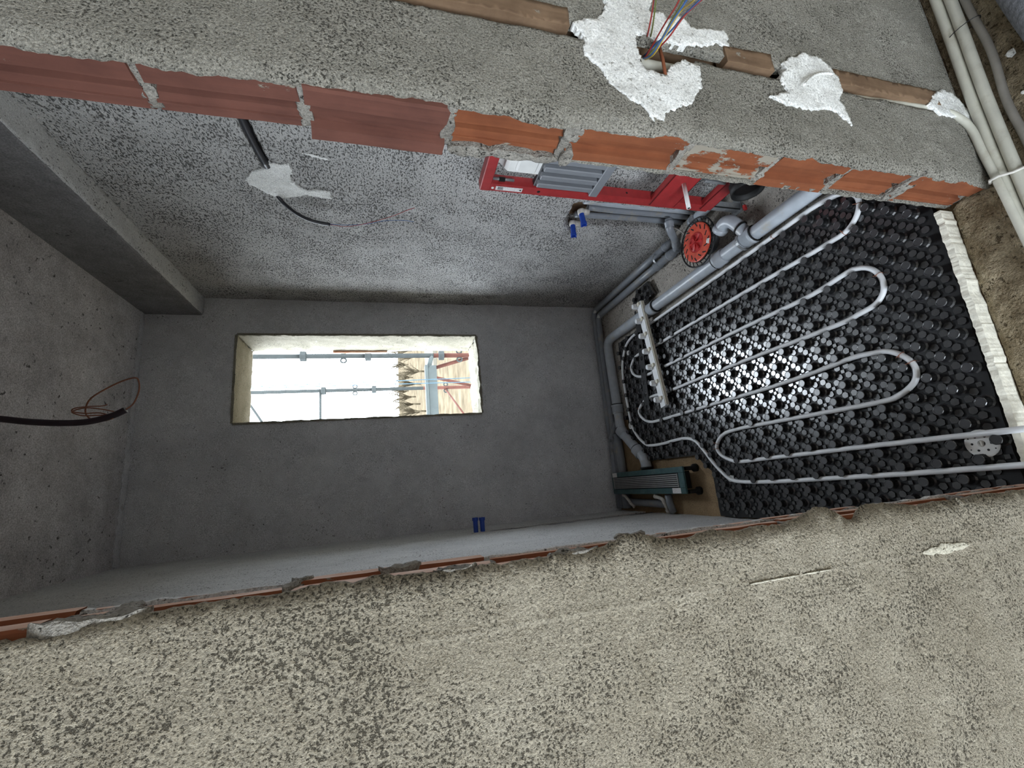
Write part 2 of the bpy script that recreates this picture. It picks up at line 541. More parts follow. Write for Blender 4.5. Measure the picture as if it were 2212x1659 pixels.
# far wall with the window opening
WX0, WX1, WZ0, WZ1 = .703, 1.240, .905, 2.359
win = [(WX0, WZ0), (WX1, WZ0), (WX1, WZ1), (WX0, WZ1)]
wb = sheet('wall_back', M['room_b'], rag([(-.12, -.05), (XR + .12, -.05), (XR + .12, H + .02), (-.12, H + .02)], .2, 0), fy(D),
           holes=[rag(win, .016, .007, 2.0, 25)], step=.035, thick=.31, amp=.004, nscale=5)
tag(wb, 'far grey cement rendered wall around the bare window opening', kind='structure')

w1 = empty('window_1', ((WX0 + WX1) / 2, D, WZ0), 'bare unglazed window opening with rough cream concrete reveals', kind='structure')
w1i = Vector(w1.location)


def child_at(o, p):
    """keeps an object's world place when it goes under an Empty"""
    o.parent = p
    o.matrix_parent_inverse = Matrix.Translation(-p.location)
    return o


def rv(name, outline, f3, amp=.004, thick=.012):
    o = sheet(name, M['reveal'], rag(outline, .014, .004, 5, 40), f3, step=.02, thick=thick, amp=amp, nscale=16)
    return child_at(o, w1)


rv('reveal', [(D - .004, WZ0 + .01), (D + .315, WZ0 + .01), (D + .315, WZ1 - .005), (D - .004, WZ1 - .005)], fx(WX1 - .006))
rv('reveal', [(D - .004, WZ0 + .01), (D + .315, WZ0 + .01), (D + .315, WZ1 - .005), (D - .004, WZ1 - .005)], fxp(WX0 + .006))
rv('lintel', [(WX0 + .005, D - .004), (WX1 - .005, D - .004), (WX1 - .005, D + .315), (WX0 + .005, D + .315)], lambda u, v, h: (u, v, WZ1 - .006 - h))
rv('sill', [(WX0 + .005, D + .002), (WX1 - .005, D + .002), (WX1 - .005, D + .31), (WX0 + .005, D + .31)], lambda u, v, h: (u, v, WZ0 + .012 + h), amp=.012, thick=.015)
# wooden slat left in the reveal
child_at(MB().box(WX1 - .022, WX1 - .008, D + .295, D + .318, 1.5, 1.86, .002).build('wood_strip', M['brick_raw']), w1)

# side wall with the pipe chase and the cable chase
CH_Y0, CH_Y1, CH_Z = .985, 1.205, .635
chase_r = [(CH_Y0, -.06), (CH_Y1 - .07, -.06), (CH_Y1 - .06, .35), (CH_Y1 - .035, .52), (CH_Y1, .575), (CH_Y1 - .005, .62), (CH_Y1 - .06, .65), (CH_Y0 + .03, .655), (CH_Y0 + .005, .60)]
chase_c = [(.18, 1.945), (.80, 1.915), (.98, 1.895), (.98, 1.93), (.80, 1.95), (.18, 1.985)]
wr = sheet('wall_right', M['room_r'], [(T - .03, -.06), (D + .1, -.06), (D + .1, H + .05), (T - .03, H + .05)], fx(XR),
           holes=[rag(chase_r, .012, .008, 1, 40), rag(chase_c, .012, .004, 8, 40)], step=.025, thick=.085, amp=.005, nscale=7)
tag(wr, 'grey scratch-rendered side wall behind the red toilet frame', kind='structure')
MB().box(XR + .083, XR + .19, T - .03, D + .3, -.06, H + .05).build('masonry', M['chase'], wr)

# left wall with its pipe chase
chase_l = [(1.765, -.06), (1.885, -.06), (1.87, .55), (1.845, 1.0), (1.835, 1.09), (1.775, 1.10), (1.775, .9), (1.775, .5)]
wl = sheet('wall_left', M['room_l'], [(T - .03, -.06), (D + .1, -.06), (D + .1, H + .05), (T - .03, H + .05)], fxp(0),
           holes=[rag(chase_l, .012, .006, 3, 40)], step=.03, thick=.04, amp=.004, nscale=7)
tag(wl, 'pale grey rendered wall seen edge-on behind the near doorway', kind='structure')
MB().box(-.16, -.038, T - .03, D + .3, -.06, H + .05).build('masonry', M['chase'], wl)

# ------------------------------------------------------------------ the doorway wall
hall = sheet('floor_hall', M['hall'], rag([(-3.2, -4.4), (3.2, -4.4), (3.2, .012), (.99, .012), (.90, .05), (.86, .094), (.135, .088), (.05, .02), (-3.2, .012)], .03, .004, 1), fup(0.0),
             step=.05, thick=.2, amp=.003, nscale=9,
             extra=[(random.uniform(.1, 1.5), random.uniform(-.35, .085)) for _ in range(5200)],
             bump=lambda u, v: .006 * fbm((u, v, 1), 26) + .003 * fbm((u, v, 7), 70) if v > -.5 else 0)
tag(hall, 'sandy rough cement floor of the hall with ragged edge', kind='structure')

# right of the doorway: plaster in front, bricks at the jamb, chase with a conduit
wfr = empty('wall_front_right', (XR_J, 0, 0), 'grey rendered wall beside the doorway with brick jamb and open chase', kind='structure')
zj = [2.34, 2.095, 1.848, 1.624, 1.382, 1.155, .897, .665, .455, .255, .0]
off = {0: 0, 1: 0, 2: .002, 3: -.008, 4: .006, 5: .001, 6: .003, 7: .002, 8: .004, 9: -.002}
matb = {0: 'brick_shaded', 1: 'brick_shaded', 2: 'brick_shaded', 3: 'brick_shaded', 4: 'brick', 5: 'brick', 6: 'brick_smeared', 7: 'brick', 8: 'brick', 9: 'brick'}


def jamb_brick(parent, xf, sign, z0, z1, dx, mat, prof, y0=.012, y1=.112, tilt=0.0, pale=False):
    """clay block at a door jamb: face profile runs up the block; sign=+1 the block lies towards +x"""
    rnd = random.Random(int(z0 * 1000) + (1 if sign > 0 else 2))
    rows = 7
    vs = []; m = len(prof) + 2
    for i in range(rows):
        t = i / (rows - 1)
        z = z0 + (z1 - z0) * t
        ring = [(xf + sign * .16, y1)]
        ring += [(xf + sign * (d + dx + (rnd.uniform(0, .0016))), y0 + (y1 - y0) * s) for s, d in reversed(prof)]
        ring += [(xf + sign * .16, y0)]
        for x, y in ring:
            vs.append((x, y + tilt * (t - .5), z + (rnd.uniform(-.003, .003) if i in (0, rows - 1) else 0)))
    fs = []; mi = []
    np_ = len(prof)
    for i in range(rows - 1):
        for k in range(m):
            a, b = i * m + k, i * m + (k + 1) % m
            fs.append((a, b, b + m, a + m) if sign > 0 else (b, a, a + m, b + m))
            # ring point k (1..np_) is profile point np_-k; a ridge is a run of points standing proud
            q0, q1 = np_ - k, np_ - k - 1
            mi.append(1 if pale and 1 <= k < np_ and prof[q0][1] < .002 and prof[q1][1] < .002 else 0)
    fs.append(tuple(range(m)) if sign < 0 else tuple(reversed(range(m))))
    top = tuple((rows - 1) * m + k for k in range(m))
    fs.append(tuple(reversed(top)) if sign < 0 else top)
    o = MB().add(vs, fs).build('brick', M[mat])
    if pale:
        o.data.materials.append(M['clay_lit'])
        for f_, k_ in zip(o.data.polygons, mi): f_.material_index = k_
    return child_at(o, parent)


profR = [(0, .004), (.03, .0), (.40, .0), (.45, .015), (.56, .017), (.585, .005), (.745, .004), (.752, .0005), (.765, .0005), (.772, .006), (.96, .005), (1, .009)]
profR2 = [(0, .004), (.03, 0), (.30, .0), (.315, .010), (.60, .015), (.70, .017), (.735, .001), (.97, 0), (1, .006)]
for i in range(10):
    z1, z0 = zj[i], zj[i + 1]
    y1 = {3: .120, 4: .104, 5: .100, 8: .106}.get(i, .110)
    jamb_brick(wfr, XR_J, 1, z0 + .006, z1 - .006, off[i], matb[i], profR2 if i in (3, 5, 7) else profR, y1=y1, tilt=.003 * ((i % 3) - 1))
    # mortar bed joint between two blocks
    o = sheet('mortar_joint', M['mortar'], rag([(.016, z0 - .010), (.104, z0 - .010), (.104, z0 + .010), (.016, z0 + .010)], .006, .006, i * 3.1, 60), fx(XR_J + .003 + (.0 if i in (5, 8) else .003)),
              step=.007, thick=.10, amp=.004, nscale=60)
    child_at(o, wfr)
# lumps of mortar squeezed out at the room side of two blocks
for k, (y, z, ry, rz) in enumerate([(.108, 1.335, .012, .045), (.105, 1.25, .012, .05), (.106, 1.185, .010, .03), (.096, 1.14, .022, .014), (.03, 1.15, .022, .02), (.05, .245, .05, .02)]):
    pts = [(y + ry * math.cos(a) * (1 + .25 * noise.noise((a, k, 0))), z + rz * math.sin(a)) for a in [2 * math.pi * q / 26 for q in range(26)]]
    o = sheet('mortar_lump', M['mortar'], rag(pts, .006, .004, k, 60), fx(XR_J - .001), step=.007, thick=.02, amp=.005, nscale=55)
    child_at(o, wfr)


def front_bump(u, v):
    e = max(0.0, (XR_J + .022 - u) / .024)
    return -.012 * min(1, e) ** 1.5 + .0025 * fbm((u, v, 1), 22) + .0012 * fbm((u, v, 5), 60)


GX0, GX1 = 1.068, 1.106      # the chase cut in the plaster
# near face plaster, jamb side
edge = []
zz = 2.3
for k in range(420):
    z = 2.3 - k * (2.3 / 419)
    d = .006 * noise.noise((z * 9, 1.7, 0)) + .005 * noise.noise((z * 30, 4.7, 0)) + .0030 * noise.noise((z * 90, 2.7, 0)) + .0026 * noise.noise((z * 230, 7.7, 0))
    d += .012 * math.exp(-((z - 1.215) / .05) ** 2) - .010 * math.exp(-((z - 1.40) / .05) ** 2) - .007 * math.exp(-((z - .95) / .05) ** 2)
    edge.append((XR_J - .002 - d, z))
chase_right_edge = [(GX0 + .004 * noise.noise((z * 12, 9, 0)) + .0015 * noise.noise((z * 60, 3, 0)), z) for z in [0.0 + q * .015 for q in range(154)]]
hole_box = [(1.020, .985), (1.012, .945), (1.024, .905), (1.05, .885), (1.062, .87)]
left_out = edge + [(p[0], p[1]) for p in chase_right_edge]
o = sheet('render_coat', M['near_r'], left_out, fy(0), holes=[rag([(1.018, .995), (1.012, .955), (1.022, .91), (1.05, .895), (1.066, .86), (1.12, .86), (1.12, 1.0)], .01, .003, 2, 50)],
          step=.011, thick=.016, amp=.003, nscale=8, bump=front_bump)
child_at(o, wfr)
far_edge = [(GX1 + .006 * noise.noise((z * 8, 5, 0)) + .002 * noise.noise((z * 50, 1, 0)), z) for z in [0.02 + q * .015 for q in range(153)]]
o = sheet('render_coat', M['near_r'], [(p[0], p[1]) for p in reversed(far_edge)] + [(3.2, .02), (3.2, 2.3)], fy(.002),
          step=.04, thick=.018, amp=.004, nscale=8, bump=front_bump,
          extra=[(random.uniform(1.12, 1.62), random.uniform(.03, 1.75)) for _ in range(6500)])
child_at(o, wfr)
child_at(MB().box(XR_J + .14, 1.05, .022, .105, -.12, 2.3).build('masonry', M['chase']), wfr)
child_at(MB().box(1.05, 1.125, .058, .105, -.12, 2.3).build('masonry', M['chase']), wfr)
child_at(MB().box(1.125, 3.2, .012, .105, -.12, 2.3).build('masonry', M['chase']), wfr)
# clay shell left standing in the chase (brown band beside the groove)
for z0, z1, y in ((1.145, 1.62, .006), (.645, .775, .008), (.11, .47, .006)):
    o = sheet('clay_shell', M['chase'], rag([(GX0 + .021, z0), (GX1 + .028, z0), (GX1 + .022, z1), (GX0 + .018, z1)], .012, .003, z0, 40), fy(y - .010), step=.012, thick=.03, amp=.002)
    child_at(o, wfr)
o = sheet('render_coat', M['near_r'], rag([(XR_J + .002, 0), (XR + .02, 0), (XR + .02, 2.3), (XR_J + .05, 2.3), (XR_J + .045, 1.2), (XR_J + .006, 1.16)], .012, .005, 6, 40), lambda u, v, h: (u, T - .012 + h, v), step=.05, thick=.012, amp=.002)
child_at(o, wfr)
child_at(MB().box(XL_J - .12, XR_J + .4, .0, T, 2.3, H + .02).build('lintel_wall', M['near_r']), wfr)
child_at(MB().box(XR_J + .4, 3.2, .0, T, 2.3, H + .02).build('masonry', M['near_r']), wfr)

# left of the doorway
wfl = empty('wall_front_left', (XL_J, 0, 0), 'sand-coloured rendered wall filling the near side of the doorway', kind='structure')
zl = [2.36, 2.11, 1.865, 1.622, 1.366, 1.108, .835, .60, .36, .12, 0]
profL = [(0, .004), (.02, 0), (.16, 0), (.19, .010), (.42, .010), (.45, 0), (.60, 0), (.63, .010), (.84, .010), (.87, 0), (.98, 0), (1, .005)]
profL2 = [(0, .004), (.03, 0), (.36, 0), (.42, .013), (.70, .012), (.74, 0), (.97, 0), (1, .006)]
dl = [0, 0, .004, .001, .006, .004, .002, .006, .002, .003]
for i in range(10):
    z1, z0 = zl[i], zl[i + 1]
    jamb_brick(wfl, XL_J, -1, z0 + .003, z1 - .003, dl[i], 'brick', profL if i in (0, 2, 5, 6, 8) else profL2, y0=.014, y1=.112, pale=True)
    o = sheet('mortar_joint', M['mortar'], rag([(.018, z0 - .007), (.104, z0 - .007), (.104, z0 + .007), (.018, z0 + .007)], .006, .005, i * 3.7, 60), fxp(XL_J - .006), step=.007, thick=.10, amp=.004, nscale=60)
    child_at(o, wfl)
for k, (y, z, ry, rz) in enumerate([(.018, 1.83, .014, .04), (.02, 1.79, .016, .03), (.06, 1.80, .02, .012), (.10, 1.62, .014, .014), (.05, 1.625, .015, .01), (.09, 1.49, .01, .03), (.02, 1.42, .012, .03), (.02, 1.25, .012, .04), (.105, 1.11, .01, .03)]):
    pts = [(y + ry * math.cos(a), z + rz * math.sin(a)) for a in [2 * math.pi * q / 24 for q in range(24)]]
    o = sheet('mortar_lump', M['mortar'], rag(pts, .006, .004, k + 20, 60), fxp(XL_J - .003), step=.006, thick=.018, amp=.006, nscale=60, bump=lambda u, v: .004)
    child_at(o, wfl)
edgeL = []
for k in range(460):
    z = k * (2.3 / 459)
    d = .004 * noise.noise((z * 8, 11.7, 0)) + .005 * noise.noise((z * 24, 14.7, 0)) + .003 * noise.noise((z * 80, 12.7, 0)) + .0024 * noise.noise((z * 210, 9.7, 0))
    d += .012 * math.exp(-((z - 1.155) / .04) ** 2) + .016 * math.exp(-((z - .80) / .05) ** 2) + .012 * math.exp(-((z - .665) / .05) ** 2) - .014 * math.exp(-((z - .735) / .025) ** 2)
    d -= .010 * math.exp(-((z - 1.86) / .08) ** 2)
    edgeL.append((XL_J + d, z))


def near_bump(u, v):
    h = .0022 * fbm((u, v, 2), 20) + .0014 * fbm((u, v, 9), 55) + .0008 * fbm((u, v, 4), 130)
    line = .0585 - .0022 * (1.45 - v)
    if v < 1.5:
        h += .0016 * math.exp(-((u - line) / .0028) ** 2) - .0016 * (1 if u < line else 0) * math.exp(-abs(u - line) / .03)
    e = max(0.0, (u - .112) / .026)
    return h - .010 * min(1.2, e) ** 1.5


extraL = []
for k in range(420):
    z = .25 + k * .003
    line = .0585 - .0022 * (1.45 - z)
    for q in (-.006, -.0028, 0, .0028, .006):
        extraL.append((line + q, z))
extraL += [(random.uniform(-.33, .12), random.uniform(.2, 2.05)) for _ in range(14000)]
o = sheet('render_coat', M['near'], edgeL + [(-.30, 2.3), (-3.2, 2.3), (-3.2, 0), (-.30, 0)], fy(0), step=.035, thick=.016, amp=.004, nscale=6, bump=near_bump, extra=extraL)
child_at(o, wfl)
child_at(MB().box(-3.2, XL_J - .14, .012, .108, -.12, 2.3).build('masonry', M['chase']), wfl)
o = sheet('render_coat', M['room_l'], rag([(0, 0), (XL_J - .004, 0), (XL_J - .004, 2.3), (0, 2.3)], .015, .004, 6, 30), lambda u, v, h: (u, T - .012 + h, v), step=.03, thick=.012, amp=.002)
child_at(o, wfl)
child_at(MB().box(-3.2, XL_J - .12, .0, T, 2.3, H + .02).build('masonry', M['near']), wfl)
# white bloom along the scratched line
for k, (z, w, hgt) in enumerate([(.575, .006, .028), (.545, .009, .03), (.515, .007, .03), (.93, .0016, .05), (.845, .0013, .03)]):
    line = .0585 - .0022 * (1.45 - z)
    pts = [(line + w * math.cos(a) * (1 + .5 * noise.noise((a * 2, k, 0))), z + hgt * math.sin(a)) for a in [2 * math.pi * q / 20 for q in range(20)]]
    o = sheet('efflorescence', M['bloom'], rag(pts, .004, .003, k, 120), fy(-.0012), step=.005, thick=.010, amp=.0008, nscale=60, bump=lambda u, v: .004 * fbm((u, v, 3.3), 6) + near_bump(u, v))
    child_at(o, wfl)

# the rest of the hall, behind the photographer: daylight comes in by one open balcony door
tag(MB().box(-2.1, 2.6, -3.4, -3.2, 0, H).build('wall_hall_rear', M['hall_plaster']), 'plain rendered wall closing the hall', kind='structure')
tag(MB().box(2.4, 2.6, -3.4, .1, 0, H).build('wall_hall_right', M['hall_plaster']), 'plain rendered end wall of the hall', kind='structure')
whl = MB().box(-1.75, -1.6, -3.2, -2.7, 0, H)
whl.box(-1.75, -1.6, -.85, .1, 0, H)
whl.box(-1.75, -1.6, -2.7, -.85, 2.0, H)
tag(whl.build('wall_hall_left', M['hall_plaster']), 'hall wall with an open balcony doorway', kind='structure')

# ------------------------------------------------------------------ white gypsum patches
def patch_px(pts, plane, label, thick=.004, amp=.0012, lift=.0022, step=.008):
    if plane == 'front':
        q = [at('y', 0, *p) for p in pts]; poly = [(v.x, v.z) for v in q]; f3 = fy(-lift)
        wh = lambda u, v: max(-.004, .003 * fbm((u, v, 3.3), 8) + front_bump(u, v))
    else:
        q = [at('x', XR, *p) for p in pts]; poly = [(v.y, v.z) for v in q]; f3 = fx(XR - lift)
        wh = lambda u, v: max(-.004, .005 * fbm((u, v, 3.3), 7))
    o = sheet('gypsum_patch', M['gypsum'], rag(poly, .0035, .0055, len(pts), 90), f3, step=step, thick=thick + lift + .008, amp=amp, nscale=45, bump=wh)
    o['label'] = label
    if plane == 'front': child_at(o, wfr)
    else: o.parent = wr
    return o


def crop(c, s, l): return [(c[0] + a * s, c[1] + b * s) for a, b in l]


patch_px([(1236, 51), (1259, 41), (1290, 42), (1307, 20), (1303, -12), (1408, -12), (1403, 27), (1427, 28), (1441, 43), (1465, 39), (1481, 47), (1493, 61), (1516, 65), (1563, 66), (1570, 82), (1572, 104),
          (1545, 92), (1516, 104), (1481, 101), (1446, 92), (1422, 84), (1406, 80), (1390, 72), (1374, 74), (1373, 89), (1379, 117), (1385, 139), (1392, 154), (1410, 156), (1436, 165), (1446, 148), (1473, 129),
          (1504, 140), (1512, 160), (1515, 186), (1492, 227), (1440, 242), (1435, 262), (1411, 250), (1415, 262), (1395, 236), (1344, 203), (1320, 180), (1293, 142), (1262, 119), (1259, 102), (1263, 88), (1254, 68)],
         'front', 'large white gypsum smear around the socket hole')
p2 = crop((1400, 0), .36709, [(780, 380), (830, 345), (900, 330), (990, 345), (1060, 400), (1090, 440), (1115, 480), (1135, 545), (1120, 590), (1150, 640), (1195, 745), (1110, 660), (1040, 640), (970, 650), (900, 640), (820, 625), (740, 590), (710, 570), (760, 560), (820, 555), (800, 520), (775, 470), (795, 410)])
patch_px(p2, 'front', 'white gypsum dab over the chase', amp=.002, lift=.004)
p3 = crop((1400, 0), .36709, [(1640, 620), (1660, 570), (1720, 530), (1780, 560), (1830, 600), (1870, 640), (1910, 670), (1935, 740), (1890, 740), (1830, 700), (1760, 690), (1700, 680)])
patch_px(p3, 'front', 'white gypsum dab near the hall floor', amp=.002, lift=.004)
curl = smooth_path([at('y', -.012, *p) for p in crop((1400, 0), .36709, [(920, 500), (945, 470), (985, 442), (1040, 432), (1090, 436)])], 4)
child_at(MB().tube(curl, .003, 6).build('gypsum_curl', M['gypsum']), wfr)
p4 = crop((0, 0), .33906, [(1560, 1140), (1600, 1090), (1680, 1070), (1710, 1040), (1800, 1050), (1840, 1040), (1860, 1080), (1850, 1130), (1900, 1180), (1960, 1210), (2050, 1205), (2105, 1220), (2115, 1260), (2040, 1255), (1950, 1235), (1880, 1245), (1800, 1255), (1740, 1240), (1660, 1200), (1600, 1170)])
patch_px(p4, 'side', 'white gypsum splash holding the black cable', amp=.003, lift=.005)
patch_px(crop((0, 0), .33906, [(1920, 978), (1960, 982), (2030, 990), (2090, 1012), (2050, 1010), (1980, 995)]), 'side', 'thin white scrape', lift=.002, amp=.001, step=.008)

# ------------------------------------------------------------------ heating panels, pipe and edge strip
MZ = .020
theta, LA = .045, .0468
ct, st_ = math.cos(theta), math.sin(theta)
tube_px = [(2300, 998), (2212, 1004), (2100, 1013), (2006, 1020), (1900, 1027), (1780, 1034), (1680, 1040), (1610, 1041), (1580, 1036), (1560, 1020), (1540, 998), (1517, 968), (1500, 951), (1480, 947), (1455, 952), (1430, 959), (1402, 962), (1386, 952), (1372, 934), (1364, 915), (1357, 880), (1350, 840), (1345, 800), (1347, 770), (1356, 740), (1380, 715), (1412, 694), (1500, 632), (1600, 561), (1690, 496), (1750, 453), (1790, 430), (1822, 417), (1846, 421), (1856, 440), (1848, 472), (1824, 503), (1780, 531), (1750, 549), (1650, 607), (1550, 666), (1460, 720), (1419, 745), (1385, 762), (1371, 774), (1364, 792), (1367, 806), (1378, 813), (1395, 811), (1430, 794), (1465, 777), (1550, 735), (1650, 687), (1752, 638), (1828, 590), (1853, 580), (1879, 580), (1899, 593), (1909, 614), (1906, 637), (1889, 659), (1853, 680), (1828, 694), (1740, 729), (1650, 763), (1527, 811), (1442, 846), (1413, 855), (1394, 865), (1383, 880), (1381, 892), (1389, 904), (1404, 911), (1424, 908), (1491, 888), (1563, 866), (1650, 841), (1752, 807), (1841, 773), (1891, 762), (1917, 759), (1947, 767), (1970, 783), (1980, 806), (1972, 830), (1942, 854), (1904, 868), (1777, 892), (1684, 909), (1620, 921), (1585, 929), (1563, 938), (1551, 954), (1549, 969), (1560, 984), (1583, 995), (1603, 997), (1650, 991), (1750, 979), (1866, 965), (2056, 944), (2212, 927), (2300, 917)]
tube_pts = smooth_path([fz(u, v, .031) for u, v in tube_px], 4)
for p in tube_pts:
    # the two ends rise over the edge strip and run out across the hall floor
    if p.y < .16: p.z = .031 + .026 * min(1, max(0, (.16 - p.y) / .06))
pipe = tag(MB().tube(tube_pts, .0083, 10).build('heating_pipe', M['pex']), 'white plastic underfloor heating pipe looping across the black panels', 'pipe')

mat_out = [(.006, .125), (1.09, .125), (1.088, 1.0), (1.085, 1.88), (.46, 1.90), (.42, 1.80), (.30, 1.745), (.296, 1.295), (.245, 1.255), (.215, 1.21), (.006, 1.205)]
root = empty('heating_mat', (.55, 1.0, MZ), 'black studded underfloor heating panels covering the bathroom floor', 'floor panel')
base = sheet('base_sheet', M['black_mat'], rag(mat_out, .02, .003, 1, 30), fup(MZ), step=.08, thick=.016, amp=.0, parent=None, smooth=False)
child_at(base, root)

mid = [p for i, p in enumerate(tube_pts)]
grid = {}
for p in mid:
    grid.setdefault((int(p.x / .05), int(p.y / .05)), []).append(p)


def tube_near(x, y):
    best = None; bd = 9
    gx, gy = int(x / .05), int(y / .05)
    for a in (-1, 0, 1):
        for b in (-1, 0, 1):
            for p in grid.get((gx + a, gy + b), ()):
                d = math.hypot(p.x - x, p.y - y)
                if d < bd: bd = d; best = p
    return best, bd


def lattice(i, j): return (1.067 - LA * i * ct - LA * j * st_, .553 - LA * i * st_ + LA * j * ct)


def px_of(p):
    d = Vector(p) - CAM
    return (W_PX / 2 + F_PX * d.dot(RX) / d.dot(RZ), H_PX / 2 - F_PX * d.dot(RY) / d.dot(RZ), d.dot(RZ))


def stud_mesh(mb, c, n=12):
    x, y, z = c
    mb.lathe((x, y, z), (0, 0, 1), [(.0185, 0), (.0150, .004), (.0112, .012), (.0112, .020), (.0136, .0225), (.0136, .0250), (.0124, .0262), (.0108, .0262), (.0102, .0252), (.0, .0252)], n)
    return mb


def shade_sides(o):  # paints the unlit stud sides in as a darker, duller black
    o.data.materials.append(M['black_mat'])
    for f_ in o.data.polygons:
        if f_.normal.z < .5: f_.material_index = 1


studs = []
hexes = MB()
squares = MB()
for i in range(-3, 26):
    for j in range(-14, 32):
        x, y = lattice(i, j)
        if not inside((x, y), mat_out): continue
        if (i + j) % 2 == 0:
            p, d = tube_near(x, y)
            if p is not None and d < .0215:
                v = Vector((x - p.x, y - p.y))
                if v.length < 1e-4: v = Vector((1, 0))
                v = v.normalized() * .0215
                x, y = p.x + v.x, p.y + v.y
            if inside((x - .012, y), mat_out) and inside((x + .012, y), mat_out) and inside((x, y - .012), mat_out):
                studs.append((x, y))
        else:
            s = .0062
            pl = [(x + s * (a * ct - b * st_), y + s * (a * st_ + b * ct)) for a, b in ((-1, -1), (1, -1), (1, 1), (-1, 1))]
            squares.prism(pl, MZ - .001, MZ + .0036, .10)
            # four hexagonal facets around each square
            for a in range(4):
                an = math.pi / 4 + a * math.pi / 2 + theta
                cx, cy = x + .0212 * math.cos(an), y + .0212 * math.sin(an)
                ux, uy = math.cos(an), math.sin(an)
                pl = []
                for (q, r) in ((-.0105, -.002), (-.004, -.0108), (.0055, -.0106), (.0112, -.004), (.0112, .004), (.0055, .0106), (-.004, .0108), (-.0105, .002)):
                    pl.append((cx + ux * q - uy * r, cy + uy * q + ux * r))
                if all(inside(w, mat_out) for w in pl):
                    hexes.prism(pl, MZ - .001, MZ + .0036, .08)
o = child_at(hexes.build('facet_relief', M['black'], None), root); o['kind'] = 'stuff'
o = child_at(squares.build('square_relief', M['black'], None), root); o['kind'] = 'stuff'


def vis(s):
    u, v, d = px_of((s[0], s[1], MZ + .025))
    ok = 0 < u < W_PX and 0 < v < H_PX
    # hidden behind the two door jambs
    t = (T - CAM.y) / (s[1] - CAM.y)
    xj = CAM.x + (s[0] - CAM.x) * t
    t0 = (0 - CAM.y) / (s[1] - CAM.y); xj0 = CAM.x + (s[0] - CAM.x) * t0
    return ok and xj < XR_J and xj0 > XL_J


studs.sort(key=lambda s: (not vis(s), px_of((s[0], s[1], .04))[2]))
sm = None
rest = MB()
for k, s in enumerate(studs):
    if k < 300:
        if sm is None:
            sm = stud_mesh(MB(), (0, 0, 0)).build('stud', M['stud']); o = sm; shade_sides(o)
        else:
            o = sm.copy(); col.objects.link(o)
        o.location = (s[0], s[1], MZ)
        child_at(o, root)
    else:
        stud_mesh(rest, (s[0], s[1], MZ), 10)
o = child_at(rest.build('stud_rows', M['stud'], None), root); o['kind'] = 'stuff'; shade_sides(o)

# studded offcut between the drain pipes
oc = [(1.225, 1.40), (1.315, 1.44), (1.31, 1.56), (1.25, 1.62), (1.20, 1.52)]
r2 = empty('heating_mat_offcut', (1.26, 1.5, .03), 'small black studded panel offcut between the grey pipes by the wall', 'floor panel')
child_at(sheet('base_sheet', M['black'], oc, fup(.034), step=.05, thick=.02, amp=0, smooth=False), r2)
for x, y in ((1.235, 1.445), (1.282, 1.462), (1.240, 1.505), (1.287, 1.52), (1.255, 1.57)):
    o = sm.copy(); col.objects.link(o); o.location = (x, y, .034); child_at(o, r2)

# cream foam edge strip at the door
es = []
for x in [.16 + q * .0046 for q in range(153)]:
    es.append((x, .102 + .016 * (x - .5) * .6 + .003 * noise.noise((x * 30, 1, 0)) + .0008 * noise.noise((x * 140, 3, 0))))
strip = MB()
vs = []
for x, y in es:
    w = .0075 + .002 * noise.noise((x * 90, 5, 0)) + .0008 * noise.noise((x * 200, 5, 0)); zt = .044 + .003 * noise.noise((x * 60, 8, 0)) + .0010 * noise.noise((x * 160, 8, 0))
    vs += [(x, y - w, -.004), (x, y - w, zt), (x, y + w, zt + .001), (x, y + w, -.004)]
fs = []
for i in range(len(es) - 1):
    for k in range(4):
        a, b = i * 4 + k, i * 4 + (k + 1) % 4
        fs.append((a, b, b + 4, a + 4))
fs += [(3, 2, 1, 0), tuple((len(es) - 1) * 4 + k for k in range(4))]
tag(strip.add(vs, fs, False).build('edge_strip', M['foam']), 'cream foam edge strip between black panels and hall floor', 'foam strip')


# perforated fixing washers
def washer(u, v, z, r, label):
    c = fz(u, v, z)
    t = empty('fixing_washer', c, label, 'washer', 'perforated white fixing washers on the panels')
    body = MB()
    n = 28
    body.lathe(c, (0, 0, 1), [(r * .18, .0), (r, 0), (r, .002), (r * .9, .003), (r * .24, .003), (r * .2, -.004), (0, -.004)], n, False)
    child_at(body.build('plate', M['white'], None), t)
    for k in range(12):
        a = 2 * math.pi * k / 12
        rr = r * (.55 if k % 2 else .80)
        child_at(MB().lathe(c + Vector((rr * math.cos(a), rr * math.sin(a), .0032)), (0, 0, 1), [(r * (.085 if k % 2 else .05), 0), (0, .0001)], 8).build('hole', M['black_mat'], None), t)
    child_at(MB().box(c.x - .007, c.x + .007, c.y - .003, c.y + .003, c.z - .003, c.z + .0045, .001).build('bridge', M['white_d'], None), t)


washer(2122, 958, .024, .036, 'large round perforated white washer beside the heating pipe at the door')
washer(1578, 1030, .024, .022, 'round white washer under the pipe bend near the green drain')
washer(1362, 920, .024, .020, 'round white washer at the pipe by the far wall coupling')
washer(1357, 762, .024, .016, 'small white washer inside the far pipe bend')

